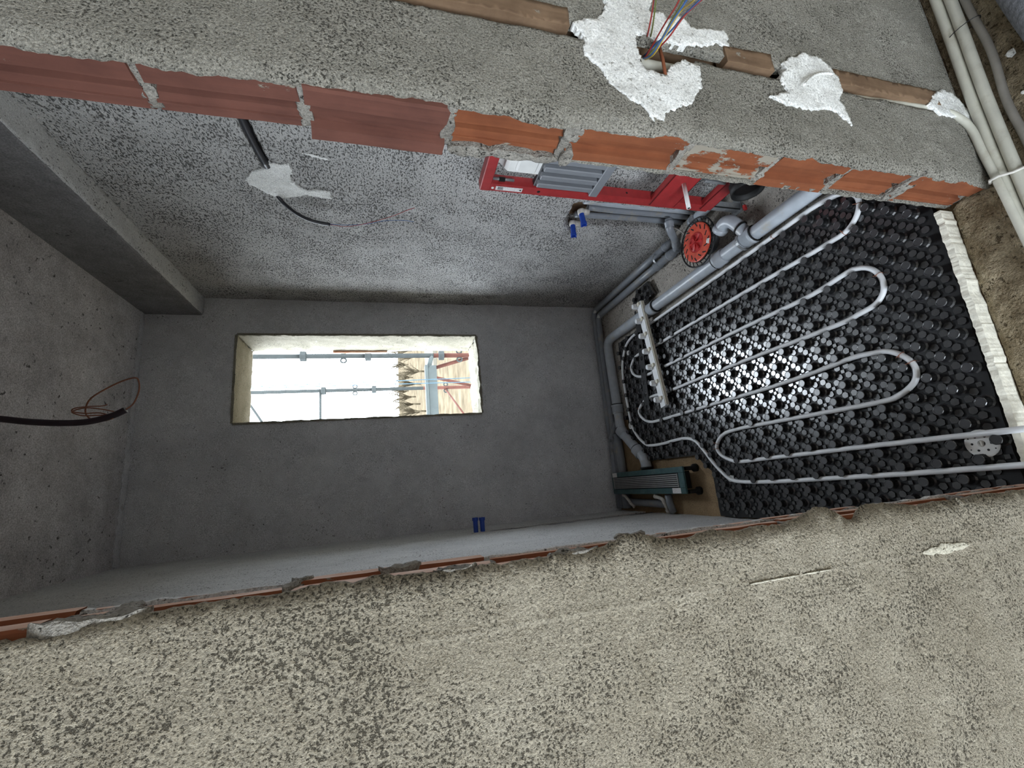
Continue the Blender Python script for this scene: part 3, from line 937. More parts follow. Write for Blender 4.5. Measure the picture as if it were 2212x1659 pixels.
# thin brown tie wires round the pipe bends
for k, (u, v, lab) in enumerate([(1848, 446, 'at the loop beside the brick jamb'), (1820, 497, 'on the loop below the brick jamb'), (1895, 594, 'at the tip of the middle loop'), (1944, 768, 'at the tip of the large loop'), (1966, 784, 'just past the tip of the large loop'),
                                 (1549, 955, 'on the small loop beside the green drain'), (1549, 970, 'at the tip of the small loop'), (1364, 797, 'on the tight loop behind the foam strip'), (1383, 884, 'on the loop end below the foam strip'), (1666, 513, 'on the straight run next to the drain pipe')]):
    p = fz(u, v, .031)
    q, d = tube_near(p.x, p.y)
    if q is None: q = p
    i = min(range(len(tube_pts)), key=lambda n: (tube_pts[n] - q).length)
    tn = (tube_pts[min(i + 1, len(tube_pts) - 1)] - tube_pts[max(i - 1, 0)]).normalized()
    up = Vector((0, 0, 1)); sd = tn.cross(up)
    ring = [q + (up * math.cos(a) + sd * math.sin(a)) * .0094 for a in [2 * math.pi * w / 14 for w in range(14)]]
    ring += [ring[0] + up * .003 + sd * .004, ring[0] + up * .006 + sd * .010]
    tag(MB().tube(ring, .0009, 5).build('tie_wire', M['copper']), 'thin brown tie wire ' + lab, 'wire', 'tie wires on the heating pipe')

# white foam strip with knobs, and the black perforated strip behind it
a0, a1 = Vector((1.205, 1.50, .066)), Vector((.570, 1.425, .066))
e = (a1 - a0).normalized(); f = Vector((e.y, -e.x, 0)); f = f if f.y > 0 else -f
nrm = (Vector((0, 0, 1)) + f * .12).normalized(); f = (f - nrm * f.dot(nrm)).normalized()
fs_root = empty('foam_strip', a0, 'white foam strip with seven knobs lying across the heating pipes', 'foam strip')


def obox(c, ex, ey, ez, hx, hy, hz):
    vs = [c + ex * (sx * hx) + ey * (sy * hy) + ez * (sz * hz) for sx in (-1, 1) for sy in (-1, 1) for sz in (-1, 1)]
    return vs, [(0, 1, 3, 2), (4, 6, 7, 5), (0, 4, 5, 1), (2, 3, 7, 6), (0, 2, 6, 4), (1, 5, 7, 3)]


L = (a1 - a0).length
cm = (a0 + a1) / 2
mb = MB().add(*obox(cm, e, f, nrm, L / 2, .026, .010))
child_at(mb.build('bar', M['eps']), fs_root)
child_at(MB().add(*obox(cm - f * .029 - nrm * .002, e, f, nrm, L / 2 - .004, .004, .008)).build('lip', M['foam']), fs_root)
for k in range(7):
    c = a0 + e * (.012 + k * (L - .06) / 6) + f * .022 + nrm * .016
    child_at(MB().lathe(c - nrm * .004, nrm, [(.018, 0), (.0165, .020), (.013, .027), (0, .0275)], 14).build('knob', M['eps']), fs_root)
    child_at(MB().add(*obox(c - f * .022 - nrm * .002, e, f, nrm, .009, .018, .0055)).build('rib', M['foam']), fs_root)
# short legs so that it rests on the studs
for k in (0.1, .9):
    c = a0.lerp(a1, k) - Vector((0, 0, .016))
    child_at(MB().add(*obox(c, e, f, nrm, .008, .016, .008)).build('foot', M['eps']), fs_root)

b0, b1 = Vector((1.19, 1.575, .044)), Vector((.60, 1.625, .044))
nrm = Vector((0, 0, 1))
be = (b1 - b0).normalized(); bf = Vector((-be.y, be.x, 0))
bs_root = empty('panel_joint_strip', b0, 'dull black perforated strip behind the white foam strip', 'plastic strip')
Lb = (b1 - b0).length
for sgn in (-1, 1):
    child_at(MB().add(*obox((b0 + b1) / 2 + bf * (sgn * .018), be, bf, nrm, Lb / 2, .007, .0016)).build('rail', M['black_mat']), bs_root)
for k in range(8):
    child_at(MB().add(*obox(b0 + be * (.04 + k * (Lb - .08) / 7), be, bf, nrm, .024, .012, .0016)).build('bridge', M['black_mat']), bs_root)

# ------------------------------------------------------------------ grey drain pipes
def pipe_thing(name, pts, r, label, mat='grey', collars=(), cat='pipe', group=None, n=16, collar_r=1.18, rings=True, loc=None, hollow=False):
    t = empty(name, loc or Vector(pts[0]), label, cat, group)
    child_at(MB().tube(pts, r, n).build('tube', M[mat]), t)
    for c, d in collars:
        c = Vector(c); d = Vector(d).normalized()
        R = r * collar_r
        k = child_at(MB().lathe(c - d * r * .9, d, [(r, 0), (R, .002), (R, r * 1.3), (R * 1.07, r * 1.35), (R * 1.07, r * 1.75), (r, r * 1.8)], n, True).build('coupling', M[mat]), t)
        if rings:
            g = MB().lathe(c + d * r * .92, d, [(r, 0), (R * 1.02, .0005), (R * 1.02, .004), (r, .0045)], n).build('seal_ring', M['rubber'])
            g.parent = k
            g.matrix_parent_inverse = Matrix.Translation(-t.location)
            g.matrix_parent_inverse = Matrix.Identity(4)
    return t


def arc(c, a, b, n=6):
    """quarter bend from a to b round corner c"""
    a, b, c = Vector(a), Vector(b), Vector(c)
    return [(a * (1 - t) ** 2 + c * 2 * t * (1 - t) + b * t * t) for t in [i / n for i in range(n + 1)]]


RB = .0305
zb = .040
corner = (1.135, 1.985, zb)
main = [(1.155, .16, zb), (1.150, .5, zb), (1.142, 1.2, zb), (1.137, 1.88, zb)] + arc(corner, (1.136, 1.92, zb), (1.07, 1.985, zb)) + [(.9, 1.982, zb), (.56, 1.972, zb)] + \
       arc((.50, 1.968, zb), (.53, 1.970, zb), (.465, 1.915, zb), 4) + [(.345, 1.775, zb)] + arc((.315, 1.74, zb), (.33, 1.757, zb), (.275, 1.735, zb), 4) + [(.245, 1.735, zb)]
big = pipe_thing('drain_pipe', main, RB, 'thick grey drain pipe bending round the far corner to the green drain', mat='grey_l',
                 collars=[((1.148, .70, zb), (0, -1, 0)), ((1.146, .87, zb), (0, 1, 0)), ((1.140, 1.42, zb), (0, -1, 0)), ((.66, 1.975, zb), (1, 0, 0)), ((.50, 1.955, zb), (.7, .7, 0)), ((.36, 1.795, zb), (.7, .7, 0))])
# branch with the open bend
br = [fz(1612, 505, .045), fz(1600, 494, .055), fz(1587, 483, .065), fz(1574, 478, .072), fz(1563, 484, .072), fz(1556, 496, .068)]
child_at(MB().tube(smooth_path(br, 4), .027, 16, caps=False).build('branch', M['grey_l']), big)
ej = br[-1]; ed = (br[-1] - br[-2]).normalized()
child_at(MB().lathe(ej - ed * .012, ed, [(.027, 0), (.033, .002), (.033, .022), (.0285, .022), (.0285, 0), (0, .001)], 16, True).build('socket', M['grey_l']), big)
md = (br[2] - br[1]).normalized()
child_at(MB().lathe(br[1], md, [(.027, 0), (.032, .001), (.032, .006), (.027, .007)], 16).build('seal_ring', M['rubber']), big)

def wall_run(x, y, z, ystart):
    return [(x, ystart, z), (x + .002, 1.5, z)] + arc((x, y, z), (x, y - .05, z), (x - .05, y, z)) + [(.6, y + .004, z), (.02, y + .012, z)]


pA = wall_run(1.412, 2.128, .034, 1.16)
pB = wall_run(1.352, 2.080, .032, 1.14)
pipe_thing('waste_pipe', pA, .0200, 'thin grey waste pipe hugging the side and far walls', collars=[((1.412, 1.22, .034), (0, 1, 0))], rings=False)
tb = pipe_thing('waste_pipe', pB, .0205, 'thin grey waste pipe one place further from the walls', collars=[((1.352, 1.20, .032), (0, 1, 0)), ((1.352, 1.32, .032), (0, 1, 0))], rings=False)
# white patches of plaster that hold the bends
for k, (x, y) in enumerate(((1.40, 2.09), (1.345, 2.045))):
    pts = [(x + .014 * math.cos(a), y + .018 * math.sin(a)) for a in [2 * math.pi * q / 14 for q in range(14)]]
    o = sheet('paint_dab', M['gypsum'], rag(pts, .006, .003, k), fup(.052), step=.01, thick=.012, amp=.002); child_at(o, tb)
# drop from the chase to the floor pipe
drop = smooth_path([(1.455, 1.05, .13), (1.42, 1.055, .13), (1.40, 1.07, .115), (1.375, 1.11, .065), (1.352, 1.15, .035)], 4)
pipe_thing('waste_pipe', drop, .0185, 'short slanting grey waste pipe from the chase to the floor', collars=[((1.425, 1.053, .13), (1, 0, 0)), ((1.37, 1.12, .055), (-.5, .7, -.6))], rings=False)
# pipe behind the toilet frame foot
pipe_thing('waste_pipe', [(1.405, 1.00, .05), (1.41, .80, .05), (1.415, .60, .05), (1.418, .35, .05)], .021, 'pale grey waste pipe passing behind the red frame foot', mat='grey_l', collars=[((1.406, .97, .05), (0, 1, 0))], rings=False)
# steel clips
for (x, y, z, r, d, lab) in ((1.382, 1.305, .034, .034, (0, 1, 0), 'shiny perforated steel strap round the thin wall pipes'), (.63, 1.975, zb, .0335, (1, 0, 0), 'shiny perforated steel strap at the far wall coupling'),
                             (1.147, .735, zb, .0372, (0, 1, 0), 'perforated steel strap on the thick pipe near the jamb')):
    c = Vector((x, y, z)); dd = Vector(d)
    t = MB().lathe(c - dd * .006, dd, [(r, 0), (r + .0015, 0), (r + .0015, .012), (r, .012), (r, 0)], 24).build('pipe_strap', M['steel'])
    tag(t, lab, 'pipe strap')

# far wall: branch that splits down to the drain
y2 = pipe_thing('waste_pipe', smooth_path([(.575, 2.00, .05), (.53, 2.045, .05), (.485, 2.085, .05), (.43, 2.105, .05), (.30, 2.11, .05), (.20, 2.112, .05)], 4), .0165,
                'narrow grey waste pipe forking off towards the green drain', collars=[((.47, 2.09, .05), (.8, -.5, 0)), ((.40, 2.107, .05), (1, 0, 0))], rings=False)
pipe_thing('waste_pipe', [(.50, 2.045, .03), (.33, 2.04, .03), (.02, 2.045, .03)], .026, 'dark grey waste pipe lying beside the fork', rings=False)

# ------------------------------------------------------------------ floor drain with the red cover
dc = Vector((1.262, .938, .088))
fd = empty('floor_drain', dc - Vector((0, 0, .088)), 'round floor drain with red cover and black spoked ring', 'floor drain')
child_at(MB().lathe(Vector((dc.x + .01, dc.y + .01, .0)), (0, 0, 1), [(.055, 0), (.055, .05), (.075, .06), (.078, .078), (0, .078)], 28, True).build('body', M['grey']), fd)
ringm = MB()
n = 40
ringm.lathe(dc, (0, 0, 1), [(.113, -.004), (.117, -.002), (.117, .002), (.113, .004), (.110, 0), (.113, -.004)], n, True)
ringm.lathe(dc, (0, 0, 1), [(.080, -.006), (.094, -.006), (.094, .000), (.080, .000), (.080, -.006)], n, True)
child_at(ringm.build('ring', M['black_mat']), fd)
for k in range(24):
    a = 2 * math.pi * k / 24
    d1 = Vector((math.cos(a - .09), math.sin(a - .09), 0)); d2 = Vector((math.cos(a + .05), math.sin(a + .05), 0))
    child_at(MB().tube([dc + d1 * .092, dc + d2 * .113], .0022, 5).build('spoke', M['black_mat']), fd)
cov = child_at(MB().lathe(dc + Vector((0, 0, .001)), (0, 0, 1), [(.091, 0), (.091, .005), (.087, .007), (.048, .007), (.046, .003), (0, .003)], 40).build('cover', M['red_cap']), fd)
cov['label'] = 'orange-red dirty round cover'
child_at(MB().lathe(dc + Vector((0, 0, .004)), (0, 0, 1), [(.047, .002), (.045, .0045), (.041, .0045), (.040, .0008), (0, .0008)], 32).build('handle_dish', M['red_deep']), fd)
for k in range(6):
    a = math.pi * k / 3 + .3
    d1 = Vector((math.cos(a), math.sin(a), 0)); w = Vector((-math.sin(a), math.cos(a), 0))
    b = dc + Vector((0, 0, .005))
    mb = MB()
    mb.add([b + d1 * .006 - w * .0015, b + d1 * .041 - w * .006, b + d1 * .041 + w * .006, b + d1 * .006 + w * .0015,
            b + d1 * .006 - w * .0008 + Vector((0, 0, .010)), b + d1 * .041 - w * .001 + Vector((0, 0, .009)), b + d1 * .041 + w * .001 + Vector((0, 0, .009)), b + d1 * .006 + w * .0008 + Vector((0, 0, .010))],
           [(3, 2, 1, 0), (4, 5, 6, 7), (0, 1, 5, 4), (1, 2, 6, 5), (2, 3, 7, 6), (3, 0, 4, 7)])
    child_at(mb.build('fin', M['red_deep']), fd)
for k in range(16):      # dark print flecks pressed into the cover
    a = 2 * math.pi * k / 16 + .1; rr = .070 + .010 * (k % 2)
    c = dc + Vector((rr * math.cos(a), rr * math.sin(a), .0083))
    child_at(MB().add(*obox(c, Vector((math.cos(a + .7), math.sin(a + .7), 0)), Vector((-math.sin(a + .7), math.cos(a + .7), 0)), nrm, .011, .0030, .0004)).build('moulded_mark', M['black_mat']), fd)
child_at(sheet('gypsum_splash', M['gypsum'], rag([(dc.x - .05, dc.y - .075), (dc.x - .03, dc.y - .085), (dc.x - .022, dc.y - .07), (dc.x - .04, dc.y - .06)], .005, .003), fup(dc.z + .009), step=.006, thick=.003, amp=.002, nscale=60), fd)
# bead chain
c0, c1 = Vector((1.425, 1.06, .135)), dc + Vector((.085, .065, .01))
ch = empty('bead_chain', c0, 'thin bead chain from the wall pipe to the red drain cover', 'chain')
for k in range(22):
    t = k / 21
    p = c0.lerp(c1, t) - Vector((0, 0, .02 * math.sin(math.pi * t)))
    if k == 0:
        bead = MB().lathe(Vector((0, 0, -.0026)), (0, 0, 1), [(0, 0), (.0025, .001), (.0034, .0034), (.0025, .0058), (0, .0068)], 8, True).build('bead', M['chain']); o = bead
    else:
        o = bead.copy(); col.objects.link(o)
    o.location = p; child_at(o, ch)

# ------------------------------------------------------------------ pipes and plugs in the chase
for k, (y, r, lab, m) in enumerate([(1.022, .0145, 'grey insulated pipe along the frame edge of the wall chase', 'grey_l'), (1.066, .0145, 'middle grey insulated pipe of the wall chase', 'grey'), (1.115, .0145, 'grey insulated pipe along the far edge of the wall chase', 'grey')]):
    top = .60 if k != 1 else .56
    tag(MB().tube(smooth_path([(XR + .024, y, -.005), (XR + .024, y, .2), (XR + .024, y + .002, .4), (XR + .026, y + (.012 if k == 2 else 0), top)], 4), r, 14).build('riser_pipe', M[m]), lab, 'pipe', 'riser pipes in the chase')


def plug(base, d, lab, grp, Lb=.058, Lw=.022):
    base = Vector(base); d = Vector(d).normalized()
    t = empty('blue_plug', base, lab, 'pipe plug', grp)
    child_at(MB().lathe(base - d * Lw, d, [(0, 0), (.0165, 0), (.0175, .004), (.0175, Lw - .003), (.015, Lw), (0, Lw)], 16, True).build('elbow_socket', M['white_d']), t)
    child_at(MB().tube([base - d * (Lw - .008), base - d * (Lw - .008) + Vector((0, 0, -.040))], .0145, 12).build('elbow_leg', M['white_d']), t)
    child_at(MB().lathe(base, d, [(.0125, -.002), (.0128, Lb * .75), (.0142, Lb * .78), (.0142, Lb), (.0108, Lb), (.0098, Lb - .014), (0, Lb - .014)], 14).build('plug_body', M['blue']), t)
    for k in range(4):
        a = k * math.pi / 2 + .4
        u = d.orthogonal().normalized(); w = d.cross(u)
        q = u * math.cos(a) + w * math.sin(a)
        child_at(MB().add(*obox(base + d * (Lb * .9) + q * .0138, d, q, d.cross(q), .008, .002, .0038)).build('grip_rib', M['blue']), t)


plug((XR - .004, 1.176, .595), (-1, .03, .03), 'blue plug on white elbow at the far edge of the wall chase', None)
plug((XR - .004, 1.080, .590), (-1, .03, -.10), 'blue plug on white elbow next to the red toilet frame', None)
plug((.004, 1.800, 1.072), (1, 0, 0), 'blue plug on the edge-on wall, upper one', None, Lb=.075)
plug((.004, 1.808, 1.034), (1, 0, 0), 'blue plug on the edge-on wall, lower one', None, Lb=.072)
tag(MB().tube([(-.012, 1.815, .0), (-.012, 1.81, .5), (-.012, 1.80, 1.04)], .012, 10).build('riser_pipe', M['grey']), 'grey riser pipe in the chase of the edge-on wall', 'pipe')

# ------------------------------------------------------------------ linear drain with teal film
lx0, lx1, ly0, ly1, lz = .112, .248, 1.345, 2.105, .082
ld = empty('linear_drain', (.18, 1.72, 0), 'long shower drain in teal film with a grey slotted grate', 'shower drain')
m_ = MB()
for (a, b, c, d) in ((lx0, lx0 + .030, ly0, ly1), (lx1 - .030, lx1, ly0, ly1)):
    child_at(MB().box(a, b, c, d, lz - .012, lz, .002).build('flange', M['teal']), ld)
for (c, d) in ((ly0, ly0 + .045), (ly1 - .014, ly1)):
    child_at(MB().box(lx0 + .030, lx1 - .030, c, d, lz - .012, lz, .002).build('flange', M['teal']), ld)
child_at(MB().box(lx0 + .024, lx1 - .024, ly0 + .03, ly1 - .005, lz - .06, lz - .010).build('channel', M['black_mat']), ld)
gx0, gx1, gy0, gy1 = lx0 + .033, lx1 - .033, ly0 + .05, ly1 - .018
gr = child_at(MB().box(gx0, gx1, gy0, gy1, lz - .009, lz - .005).build('grate_tray', M['black_mat']), ld)
for k in range(7):
    x = gx0 + .005 + k * (gx1 - gx0 - .010) / 6
    child_at(MB().box(x - .0032, x + .0032, gy0 + .008, gy1 - .008, lz - .006, lz + .001, .001).build('grate_bar', M['grate']), ld)
for (a, b, c, d) in ((gx0, gx1, gy0, gy0 + .007), (gx0, gx1, gy1 - .007, gy1)):
    child_at(MB().box(a, b, c, d, lz - .006, lz + .0015, .001).build('grate_end', M['grate']), ld)
for (x, y) in ((lx0 + .010, ly0 - .004), (lx1 - .012, ly0 - .002), (lx0 + .012, ly1 - .03), (lx1 - .012, ly1 - .03)):
    child_at(MB().lathe((x, y, 0), (0, 0, 1), [(0, 0), (.020, 0), (.020, .018), (.010, .022), (.010, lz - .012)], 16, True).build('foot', M['rubber']), ld)
child_at(MB().lathe((lx1 - .005, 1.735, zb), (1, 0, 0), [(.034, -.06), (.034, .012), (.037, .013), (.037, .022), (.030, .022)], 18, True).build('outlet', M['black_mat']), ld)
for (a, b, c, d) in ((lx1 - .030, lx1 - .002, ly1 - .075, ly1 - .015), (lx0 + .003, lx0 + .030, ly0 + .040, ly0 + .110)):
    k = child_at(MB().box(a, b, c, d, lz, lz + .0008).build('sticker', M['sticker']), ld)
    k['label'] = 'small pale sticker on the teal film'
# fittings between the drain and the edge-on wall
def fitting(pts, r, lab, m='white_d'):
    t = empty('pipe_fitting', Vector(pts[0]), lab, 'pipe fitting')
    P_ = smooth_path(pts, 4)
    child_at(MB().tube(P_, r, 10).build('bend', M[m]), t)
    for q, w in ((P_[0], P_[1] - P_[0]), (P_[-1], P_[-2] - P_[-1])):
        child_at(MB().lathe(q, w, [(0, 0), (r * 1.35, 0), (r * 1.35, r * 1.2), (r, r * 1.3)], 12, True).build('collar', M[m]), t)
fitting([(.107, 2.03, .055), (.085, 1.99, .055), (.05, 1.965, .045), (.03, 1.95, .03)], .009, 'dusty white pipe bend at the wall end of the drain')
fitting([(.098, 1.66, .060), (.085, 1.60, .060), (.07, 1.585, .060), (.04, 1.59, .045), (.012, 1.60, .030)], .010, 'dusty white pipe bend beside the drain, nearer the door')
pipe_thing('waste_pipe', [(.06, 2.10, .02), (.055, 1.85, .02), (.052, 1.62, .02)], .022, 'dark grey pipe between the drain and the edge-on wall', rings=False)
pipe_thing('waste_pipe', [(.105, 1.55, .05), (.06, 1.552, .045), (.012, 1.556, .03)], .019, 'short dark grey pipe stub from the drain into the wall', rings=False)

# ------------------------------------------------------------------ toilet frame
tf = empty('toilet_frame', (1.33, .50, 0), 'red steel wall-hung toilet frame', 'toilet frame')
PF = 1.312
yA, yB = .742, .782
for (a, b) in ((yA, yB), (.262, .302)):
    sgn = 1 if a > .5 else -1
    mb = MB()
    mb.box(PF, PF + .003, a, b, .155, 1.148)                        # front flange
    mb.box(PF + .003, PF + .040, (a if sgn > 0 else b - .003), (a + .003 if sgn > 0 else b), .155, 1.148)
    mb.box(PF + .003, PF + .040, (b - .003 if sgn > 0 else a), (b if sgn > 0 else a + .003), .155, 1.148)
    post = child_at(mb.build('post', M['red']), tf)
    for z in (1.09, .82, .56, .28):
        h_ = MB().lathe((PF + .020, (a if sgn > 0 else b) - sgn * .0006, z), (0, -sgn, 0), [(.0045, 0), (0, .0001)], 10).build('bolt_hole', M['black_mat'], post)
        h_.matrix_parent_inverse = Matrix.Identity(4)
    h_ = MB().lathe((PF - .0006, (a + b) / 2, .93), (-1, 0, 0), [(.0065, 0), (0, .0001)], 12).build('bolt_hole', M['black_mat'], post)
    foot = child_at(MB().box(PF + .004, PF + .034, a + .006, b - .006, .004, .30, .002).build('foot', M['steel']), tf)
    child_at(MB().box(PF - .012, PF + .06, a - .006, b + .012, .0, .006, .001).build('foot_plate', M['steel']), tf)
    child_at(MB().box(PF + .0, PF + .003, a + .002, a + .006, .006, .155).build('foot_slot', M['rubber']), tf)
child_at(MB().box(PF - .0018, PF + .042, .258, .7845, 1.118, 1.156, .003).build('top_bar', M['red']), tf)
for (z0, z1, xo) in ((.335, .452, -.012), (.150, .205, -.008)):
    mb = MB().box(PF + xo, PF + xo + .004, .262, yA + .02, z0, z1, .001)
    mb.box(PF + xo, PF + xo + .03, .262, yA + .02, z1 - .004, z1, .001)
    mb.box(PF + xo, PF + xo + .03, .262, yA + .02, z0, z0 + .004, .001)
    child_at(mb.build('cross_plate', M['red']), tf)
st = child_at(MB().box(PF - .0008, PF, yA + .012, yB - .008, .995, 1.098).build('sticker', M['sticker']), tf)
st['label'] = 'narrow white sticker with tiny bar code'
for k in range(9):
    child_at(MB().box(PF - .0012, PF - .0008, yA + .014, yB - .011, 1.070 + k * .0024, 1.0711 + k * .0024 + .0006 * (k % 2)).build('barcode_bar', M['black_mat']), tf)
child_at(MB().add([(PF - .0013, yA + .016, 1.000), (PF - .0013, yA + .028, 1.000), (PF - .0013, yA + .022, 1.008)], [(0, 1, 2)]).build('printed_arrow', M['black_mat']), tf)
# wall anchor bolt
child_at(MB().tube([(PF + .012, yA - .012, 1.115), (PF + .012, yA - .012, 1.035)], .005, 10).build('anchor_bolt', M['steel']), tf)
child_at(MB().lathe((PF + .012, yA - .012, 1.07), (0, 0, 1), [(0, 0), (.0085, 0), (.0085, .022), (0, .022)], 6).build('anchor_nut', M['rubber']), tf)
child_at(MB().lathe((PF - .002, yA + .02, 1.1105), (-1, 0, 0), [(0, .002), (.005, .002), (.005, 0)], 10).build('rivet', M['white']), tf)
# fixing rods
for y in (.62, .44):
    child_at(MB().tube([(PF - .01, y, .387), (PF - .118, y, .387)], .0082, 12).build('fixing_rod', M['white']), tf)
    child_at(MB().lathe((PF - .1182, y, .387), (-1, 0, 0), [(.005, 0), (0, .0003)], 10).build('rod_bore', M['black_mat']), tf)
# black drain bend
db = MB().tube(smooth_path([(1.40, .535, .03), (1.40, .535, .10), (1.375, .535, .165), (1.32, .535, .185), (1.245, .535, .185)], 5), .050, 24, caps=False)
child_at(db.build('drain_bend', M['rubber']), tf)
child_at(MB().lathe((1.245, .535, .185), (-1, 0, 0), [(.050, -.02), (.058, -.02), (.058, .02), (.052, .02), (.050, -.02), (.048, -.09), (0, -.09)], 28, True).build('drain_collar', M['rubber']), tf)
child_at(MB().box(PF - .004, PF + .05, .60, .612, .17, .30, .002).build('drain_bracket', M['steel']), tf)
# cistern
cz0, cz1 = .655, 1.100
ci = empty('cistern', (1.39, .52, .655), 'white plastic cistern inside the red toilet frame', 'cistern')
child_at(MB().box(1.350, 1.452, .315, .712, cz0, cz1, .018).build('tank', M['white']), ci)
child_at(MB().box(1.318, 1.352, .345, .690, .93, 1.085, .012).build('front_box', M['white']), ci)
child_at(MB().box(1.306, 1.322, .40, .665, .975, 1.050, .006).build('cover_lid', M['white']), ci)
child_at(MB().box(1.330, 1.350, .66, .706, .90, .965, .004).build('clip', M['white_d']), ci)
pn = child_at(MB().box(1.312, 1.338, .34, .735, .700, .960, .003).build('ribbed_panel', M['rib_shade']), ci)
pn['label'] = 'grey ribbed panel on the cistern front'
for k in range(9):
    y = .362 + k * .0415
    child_at(MB().box(1.292, 1.313, y, y + .023, .736, .957, .003).build('panel_rib', M['ribgrey']), ci)
child_at(MB().box(1.290, 1.313, .345, .735, .703, .738, .003).build('panel_foot', M['ribgrey']), ci)

# ------------------------------------------------------------------ cables on the side wall, ceiling cable
t = empty('cable_conduit', (XR, .2, 1.96), 'black cable conduit lying in the upper side wall chase', 'conduit')
child_at(MB().tube(smooth_path([(XR + .006, .16, 1.965), (XR + .004, .5, 1.948), (XR + .002, .80, 1.934), (XR, .97, 1.915)], 6), .0125, 12).build('tube', M['cable']), t)
wc = empty('wall_cable', (XR, 1.13, 1.90), 'black cable hanging out of the white gypsum splash with bare wire ends', 'cable')
cp = [at('x', XR - q, *p) for q, p in ((-.01, (593, 415)), (.012, (605, 430)), (.02, (618, 444)), (.025, (640, 461)), (.03, (668, 475)), (.035, (695, 482)), (.036, (713, 485)))]
child_at(MB().tube(smooth_path(cp, 4), .0072, 10).build('sheath', M['cable']), wc)
wa = [at('x', XR - q, *p) for q, p in ((.036, (712, 485)), (.04, (740, 489)), (.045, (770, 487)), (.05, (810, 478)), (.055, (850, 466)), (.06, (880, 454)), (.06, (896, 449)))]
child_at(MB().tube(smooth_path(wa, 4), .0013, 6).build('wire', M['w_red']), wc)
wb_ = [at('x', XR - q, *p) for q, p in ((.036, (712, 484)), (.038, (745, 486)), (.04, (790, 484)), (.045, (830, 477)), (.05, (870, 476)), (.05, (894, 479)))]
child_at(MB().tube(smooth_path(wb_, 4), .0013, 6).build('wire', M['w_blue']), wc)

YC = 1.15
cc = empty('ceiling_cable', (.58, YC, H), 'dark hose hanging from the ceiling with looped brown wires', 'cable')
hp = [Vector((.60, YC, H))] + [at('y', YC, *p) for p in ((0, 905), (60, 911), (130, 914), (190, 911), (240, 899), (272, 885))]
child_at(MB().tube(smooth_path(hp, 5), .0105, 12).build('hose', M['cable_p']), cc)
for k, l in enumerate([[(268, 887), (288, 872), (300, 845), (300, 825), (292, 816), (262, 824), (225, 842), (197, 860), (186, 878), (186, 895), (200, 907), (225, 909), (245, 903)],
                       [(240, 898), (215, 892), (185, 893), (160, 890), (155, 886), (165, 881), (195, 878), (220, 877), (232, 874)],
                       [(245, 896), (215, 897), (180, 898), (160, 893), (157, 888), (185, 881), (220, 884), (246, 889)]]):
    pp = [at('y', YC + .012 * math.sin(i * .8 + k), *p) for i, p in enumerate(l)]
    child_at(MB().tube(smooth_path(pp, 4), .0026 if k == 0 else .002, 6).build('wire', M['copper']), cc)

# ------------------------------------------------------------------ hall wall: socket hole wires, conduit in the chase
tag(MB().tube(smooth_path([(1.079, .030, 1.9), (1.079, .030, 1.5), (1.077, .031, 1.1), (1.076, .032, .9), (1.080, .028, .7), (1.082, .022, .4), (1.084, .012, .16), (1.07, .006, .10)], 5), .0105, 12).build('chase_conduit', M['conduit']),
    'ivory conduit buried in the chase of the hall wall', 'conduit')
sk = empty('socket_box', (1.05, .03, .95), 'broken red clay socket hole frame in the white gypsum', 'socket box')
child_at(MB().tube([at('y', -.004, 1424, 100), at('y', -.002, 1432, 130), at('y', .0, 1438, 165)], .0035, 6).build('clay_web', M['brick']), sk)
child_at(MB().box(1.012, 1.10, .045, .050, .88, 1.0).build('back_plate', M['brick']), sk)
wr_specs = [('w_red', [(1394, 97), (1400, 70), (1408, 30), (1414, -15), (1420, -60)]), ('w_green', [(1398, 100), (1407, 72), (1413, 35), (1418, -10), (1424, -60)]),
            ('w_red', [(1390, 130), (1415, 88), (1438, 48), (1462, 10), (1490, -50)]), ('w_green', [(1392, 132), (1425, 90), (1448, 48), (1472, 8), (1498, -50)]),
            ('w_blue', [(1384, 128), (1405, 120), (1428, 88), (1450, 50), (1480, 5), (1515, -50)]), ('w_yellow', [(1386, 131), (1412, 118), (1440, 72), (1470, 25), (1500, 0), (1540, -45)]),
            ('w_red', [(1388, 134), (1418, 108), (1445, 80), (1478, 35), (1515, 0), (1560, -40)]), ('w_blue', [(1390, 122), (1420, 92), (1448, 68), (1478, 32), (1508, 3), (1555, -42)])]
ww = empty('socket_wires', (1.05, .02, .95), 'bundle of red, blue, green and yellow wires hanging from the socket hole', 'wires')
for k, (m, l) in enumerate(wr_specs):
    pp = [at('y', .035 - .045 * i, *p) for i, p in enumerate(l)]
    child_at(MB().tube(smooth_path(pp, 5), .0016, 7).build('wire', M[m]), ww)

# ------------------------------------------------------------------ conduits along the hall floor
def along(y0, y1, r, x0=1.75, x1=.55, z=None):
    z = z or r + .004
    return smooth_path([(x0, y0, z), (1.4, y0 + (y1 - y0) * .3 - .002, z), (1.1, y0 + (y1 - y0) * .55 + .002, z), (.85, y0 + (y1 - y0) * .8, z), (.70, y1 - .004, z), (x1, y1 - .012, z)], 5)


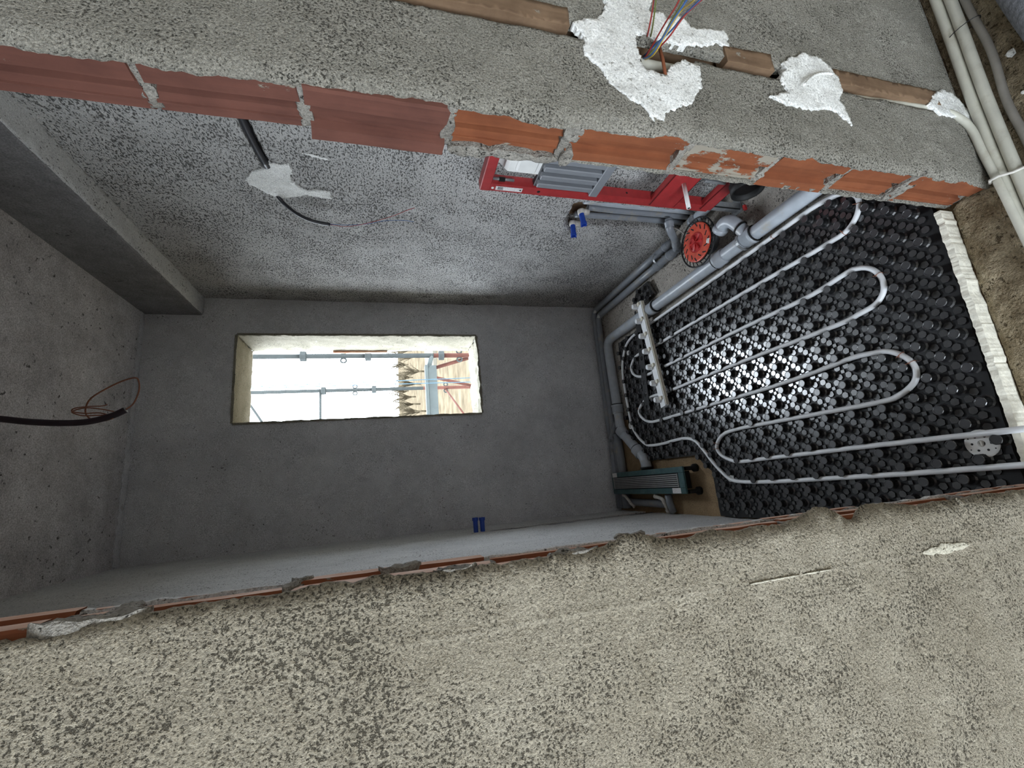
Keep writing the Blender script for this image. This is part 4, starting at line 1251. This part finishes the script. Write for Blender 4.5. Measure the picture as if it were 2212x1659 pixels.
tag(MB().tube(along(-.022, -.022, .0118), .0118, 12).build('floor_conduit', M['conduit']), 'ivory conduit on the hall floor, tight against the wall', 'conduit', 'ivory conduits along the hall floor')
tag(MB().tube(along(-.048, -.047, .0122), .0122, 12).build('floor_conduit', M['conduit']), 'ivory conduit on the hall floor, outer of the bound pair', 'conduit', 'ivory conduits along the hall floor')
tag(MB().tube(smooth_path([(1.09, .008, .10), (1.06, -.004, .062), (1.02, -.010, .040), (.95, -.012, .036), (.86, -.018, .034), (.72, -.026, .034), (.55, -.036, .034)], 5), .0086, 12).build('floor_conduit', M['conduit']),
    'ivory conduit leaving the wall below the lowest gypsum dab', 'conduit', 'ivory conduits along the hall floor')
tag(MB().tube(smooth_path([(1.75, -.062, .012), (1.38, -.070, .010), (1.20, -.080, .012), (1.05, -.072, .010), (.92, -.078, .009), (.75, -.075, .009), (.55, -.085, .009)], 5), .0085, 10).build('floor_hose', M['conduit_g']),
    'dusty grey hose beside the ivory conduits', 'hose')
rt = MB()
ptz = [(1.285 + .004 * k, -.022 - .031 + .038 * math.cos(2 * math.pi * k / 16) * .9, .016 + .016 * math.sin(2 * math.pi * k / 16)) for k in range(17)]
ptz = [(1.30, y, z) for _, y, z in ptz]
tag(MB().tube(ptz, .0011, 5).build('tie_wire', M['cable']), 'dark tie wire binding the ivory conduits', 'wire')
tag(MB().tube([(.866, -.004, .032), (.866, -.012, .049), (.866, -.028, .049), (.866, -.045, .030), (.866, -.062, .026), (.866, -.072, .010)], .0035, 8).build('conduit_clip', M['white_d']), 'grey clip over the ivory conduits at the jamb corner', 'clip')
tag(MB().tube(smooth_path([(1.8, -.155, .048), (1.4, -.165, .047), (1.15, -.185, .048), (.95, -.215, .048), (.6, -.28, .048)], 5), .042, 16).build('insulated_pipe', plain('grey_fleece', (.20, .21, .235), rough=.95, var=.35, vscale=90, bump=1.0, bscale=260)), 'dark grey fleece-covered pipe on the hall floor', 'pipe')
tag(MB().tube(smooth_path([(1.8, -.27, .052), (1.3, -.285, .052), (1.0, -.32, .052)], 5), .045, 16).build('insulated_pipe', M['black_mat']), 'black pipe beyond the grey fleece-covered one', 'pipe')
for k, (x, y, r) in enumerate(((1.16, -.105, .010), (1.33, -.11, .005), (1.05, -.10, .006))):
    rnd = random.Random(k)
    vs = [Vector((math.sin(a) * math.cos(b), math.sin(a) * math.sin(b), math.cos(a) * .7)) * r * rnd.uniform(.75, 1.2) + Vector((x, y, r * .5)) for a in (.5, 1.2, 1.9, 2.6) for b in [q * math.pi / 3 + a for q in range(6)]]
    fs = [(i * 6 + q, i * 6 + (q + 1) % 6, i * 6 + 6 + (q + 1) % 6, i * 6 + 6 + q) for i in range(3) for q in range(6)] + [tuple(range(6))[::-1], tuple(range(18, 24))]
    tag(MB().add(vs, fs).build('plaster_crumb', M['gypsum']), ['largest white plaster crumb beside the hose', 'tiny plaster crumb further along the hose', 'small plaster crumb nearest the door jamb'][k], 'crumb')

# ------------------------------------------------------------------ outside: scaffold, ropes, field
def standard(x, y, r, zs, label, loops):
    t = empty('scaffold_pole', (x, y, -3.2), label, 'scaffold pole')
    child_at(MB().tube([(x, y, -3.2), (x, y, 1.05)], r * 1.03, 14).build('tube', M['scaff_r']), t)
    child_at(MB().tube([(x, y, 1.05), (x, y, 6)], r, 14).build('tube', M['scaff']), t)
    for z in zs:
        child_at(MB().lathe((x, y, z - .03), (0, 0, 1), [(r, 0), (r * 2.2, .005), (r * 2.2, .055), (r, .06)], 8).build('collar', M['scaff']), t)
    for z in loops:
        for s in (-1, 1):
            q = [(x + s * (r + .022 + .022 * math.cos(a)), y, z + .026 * math.sin(a)) for a in [2 * math.pi * k / 12 for k in range(13)]]
            child_at(MB().tube(q, .008, 6).build('wedge_loop', M['scaff']), t)


zpx = lambda u, v, y: at('y', y, u, v).z
pa = at('y', 3.7, 780, 769); pb = at('y', 5.2, 780, 842)
standard(pa.x, 3.7, .0225, [zpx(655, 769, 3.7), zpx(795, 769, 3.7), zpx(953, 767, 3.7)], 'scaffold pole nearest the window reveal', [zpx(742, 769, 3.7), zpx(992, 767, 3.7)])
standard(pb.x, 5.2, .0225, [zpx(699, 842, 5.2), zpx(808, 842, 5.2)], 'thinner looking scaffold pole beside the blue ropes', [zpx(767, 842, 5.2), zpx(963, 840, 5.2)])
b_ = at('y', 3.7, 928, 790); c_ = at('y', 3.7, 928, 905)
sb = empty('scaffold_board', b_, 'pale scaffold toe board crossing the window view', 'scaffold board')
child_at(MB().box(c_.x - .8, b_.x, 3.68, 3.72, b_.z - .065, b_.z + .02, .004).build('board', M['deck']), sb)
child_at(MB().box(c_.x - .8, b_.x, 3.66, 3.75, b_.z + .02, b_.z + .05, .004).build('cap', M['deck']), sb)
child_at(MB().tube([(b_.x - .02, 3.7, b_.z + .01), (pa.x + .01, 3.7, b_.z - .03)], .022, 12).build('end_tube', M['deck']), sb)


def rail(p, q, r, m, label, y):
    a, b = at('y', y[0], *p), at('y', y[1], *q)
    d = (b - a) * .0
    t = tag(MB().tube([a, b], r, 10).build('scaffold_brace', M[m]), label, 'scaffold brace')


rail((938, 795), (1030, 768), .019, 'scaff_r', 'rusty red brace slanting up to the near pole', (3.75, 3.75))
rail((938, 815), (1040, 838), .019, 'scaff_r', 'rusty red brace slanting down to the far pole', (4.3, 5.2))
rail((962, 840), (1015, 912), .012, 'scaff_r', 'thin brown rod slanting below the far pole', (5.2, 4.6))
rail((692, 842), (692, 930), .014, 'scaff', 'thin horizontal rod joined to the far pole', (5.2, 5.2))
rail((519, 844), (575, 925), .014, 'scaff', 'thin slanting rod in the upper window corner', (5.2, 5.2))
for k, (p, q) in enumerate((((530, 836), (1020, 816)), ((530, 839), (1020, 825)))):
    tag(MB().tube([at('y', 3.2, *p).lerp(at('y', 3.2, *q), -1.2), at('y', 3.2, *p).lerp(at('y', 3.2, *q), 2.9)], .0035, 6).build('blue_rope', M['rope']), ['pale blue rope in the window view, nearer the pole', 'pale blue rope in the window view, the lower one'][k] if False else ['pale blue rope nearest the reveal side pole', 'pale blue rope nearest the far pole'][k], 'rope')

gnd = sheet('ground_outside', M['earth'], [(-60, 3.2), (80, 3.2), (80, 120), (-60, 120)], lambda u, v, h: (u, v, -3.2 + h + (max(0.0, v - 62) * .035)), step=6, thick=.5, amp=.15, nscale=.1)
tag(gnd, 'dry sunlit field below the window', kind='structure')
tag(MB().box(-60, 80, 42, 52, -3.3, -2.9).build('track', M['road']), 'pale dirt track across the field', kind='structure')


def bush(x, y, h, seed, label):
    rnd = random.Random(seed)
    t = empty('bare_tree', (x, y, -3.2), label, 'tree', 'bare trees beyond the field')
    child_at(MB().tube([(x, y, -3.2), (x + .05, y, -3.2 + h * .35)], .12, 6).build('trunk', M['twig']), t)
    mb = MB()
    for k in range(34):
        a = rnd.uniform(0, 6.28); s = rnd.uniform(.10, .30)
        b0 = Vector((x, y, -3.2 + h * rnd.uniform(.15, .35)))
        b1 = b0 + Vector((math.cos(a) * h * s, math.sin(a) * h * s, h * rnd.uniform(.3, .65)))
        bm = b0.lerp(b1, .5) + Vector((0, 0, h * .05))
        mb.tube([b0, bm, b1], .03, 4, radii=[.05, .035, .012])
        for q in range(3):
            e_ = bm.lerp(b1, rnd.random()); g = e_ + Vector((rnd.uniform(-1, 1), rnd.uniform(-1, 1), rnd.uniform(0, 1))) * h * .14
            mb.tube([e_, g], .012, 3)
    child_at(mb.build('branches', M['twig']), t)


for k, (u, v, y, h) in enumerate(((870, 745, 56, 4.6), (870, 772, 64, 5.6), (870, 803, 56, 4.0), (870, 830, 64, 4.6), (870, 890, 56, 4.6), (870, 858, 72, 5.6), (870, 758, 76, 6.0), (870, 788, 84, 6.4), (870, 816, 76, 5.2), (870, 845, 86, 6.0), (870, 874, 66, 5.2))):
    bush(at('y', y, u, v).x, y, h, k, 'bare twiggy tree in the row beyond the field')

# small red plastic clip lying on the wall edge under the toilet frame
rc = at('z', .02, 1606, 448)
t = empty('red_clip', rc, 'tiny red plastic clip near the foot of the toilet frame', 'clip')
child_at(MB().box(rc.x - .012, rc.x + .012, rc.y - .006, rc.y + .006, .006, .020, .002).build('clip_body', M['red_deep']), t)
child_at(MB().tube([(rc.x + .010, rc.y, .014), (rc.x + .026, rc.y + .004, .016)], .002, 6).build('clip_pin', M['steel']), t)
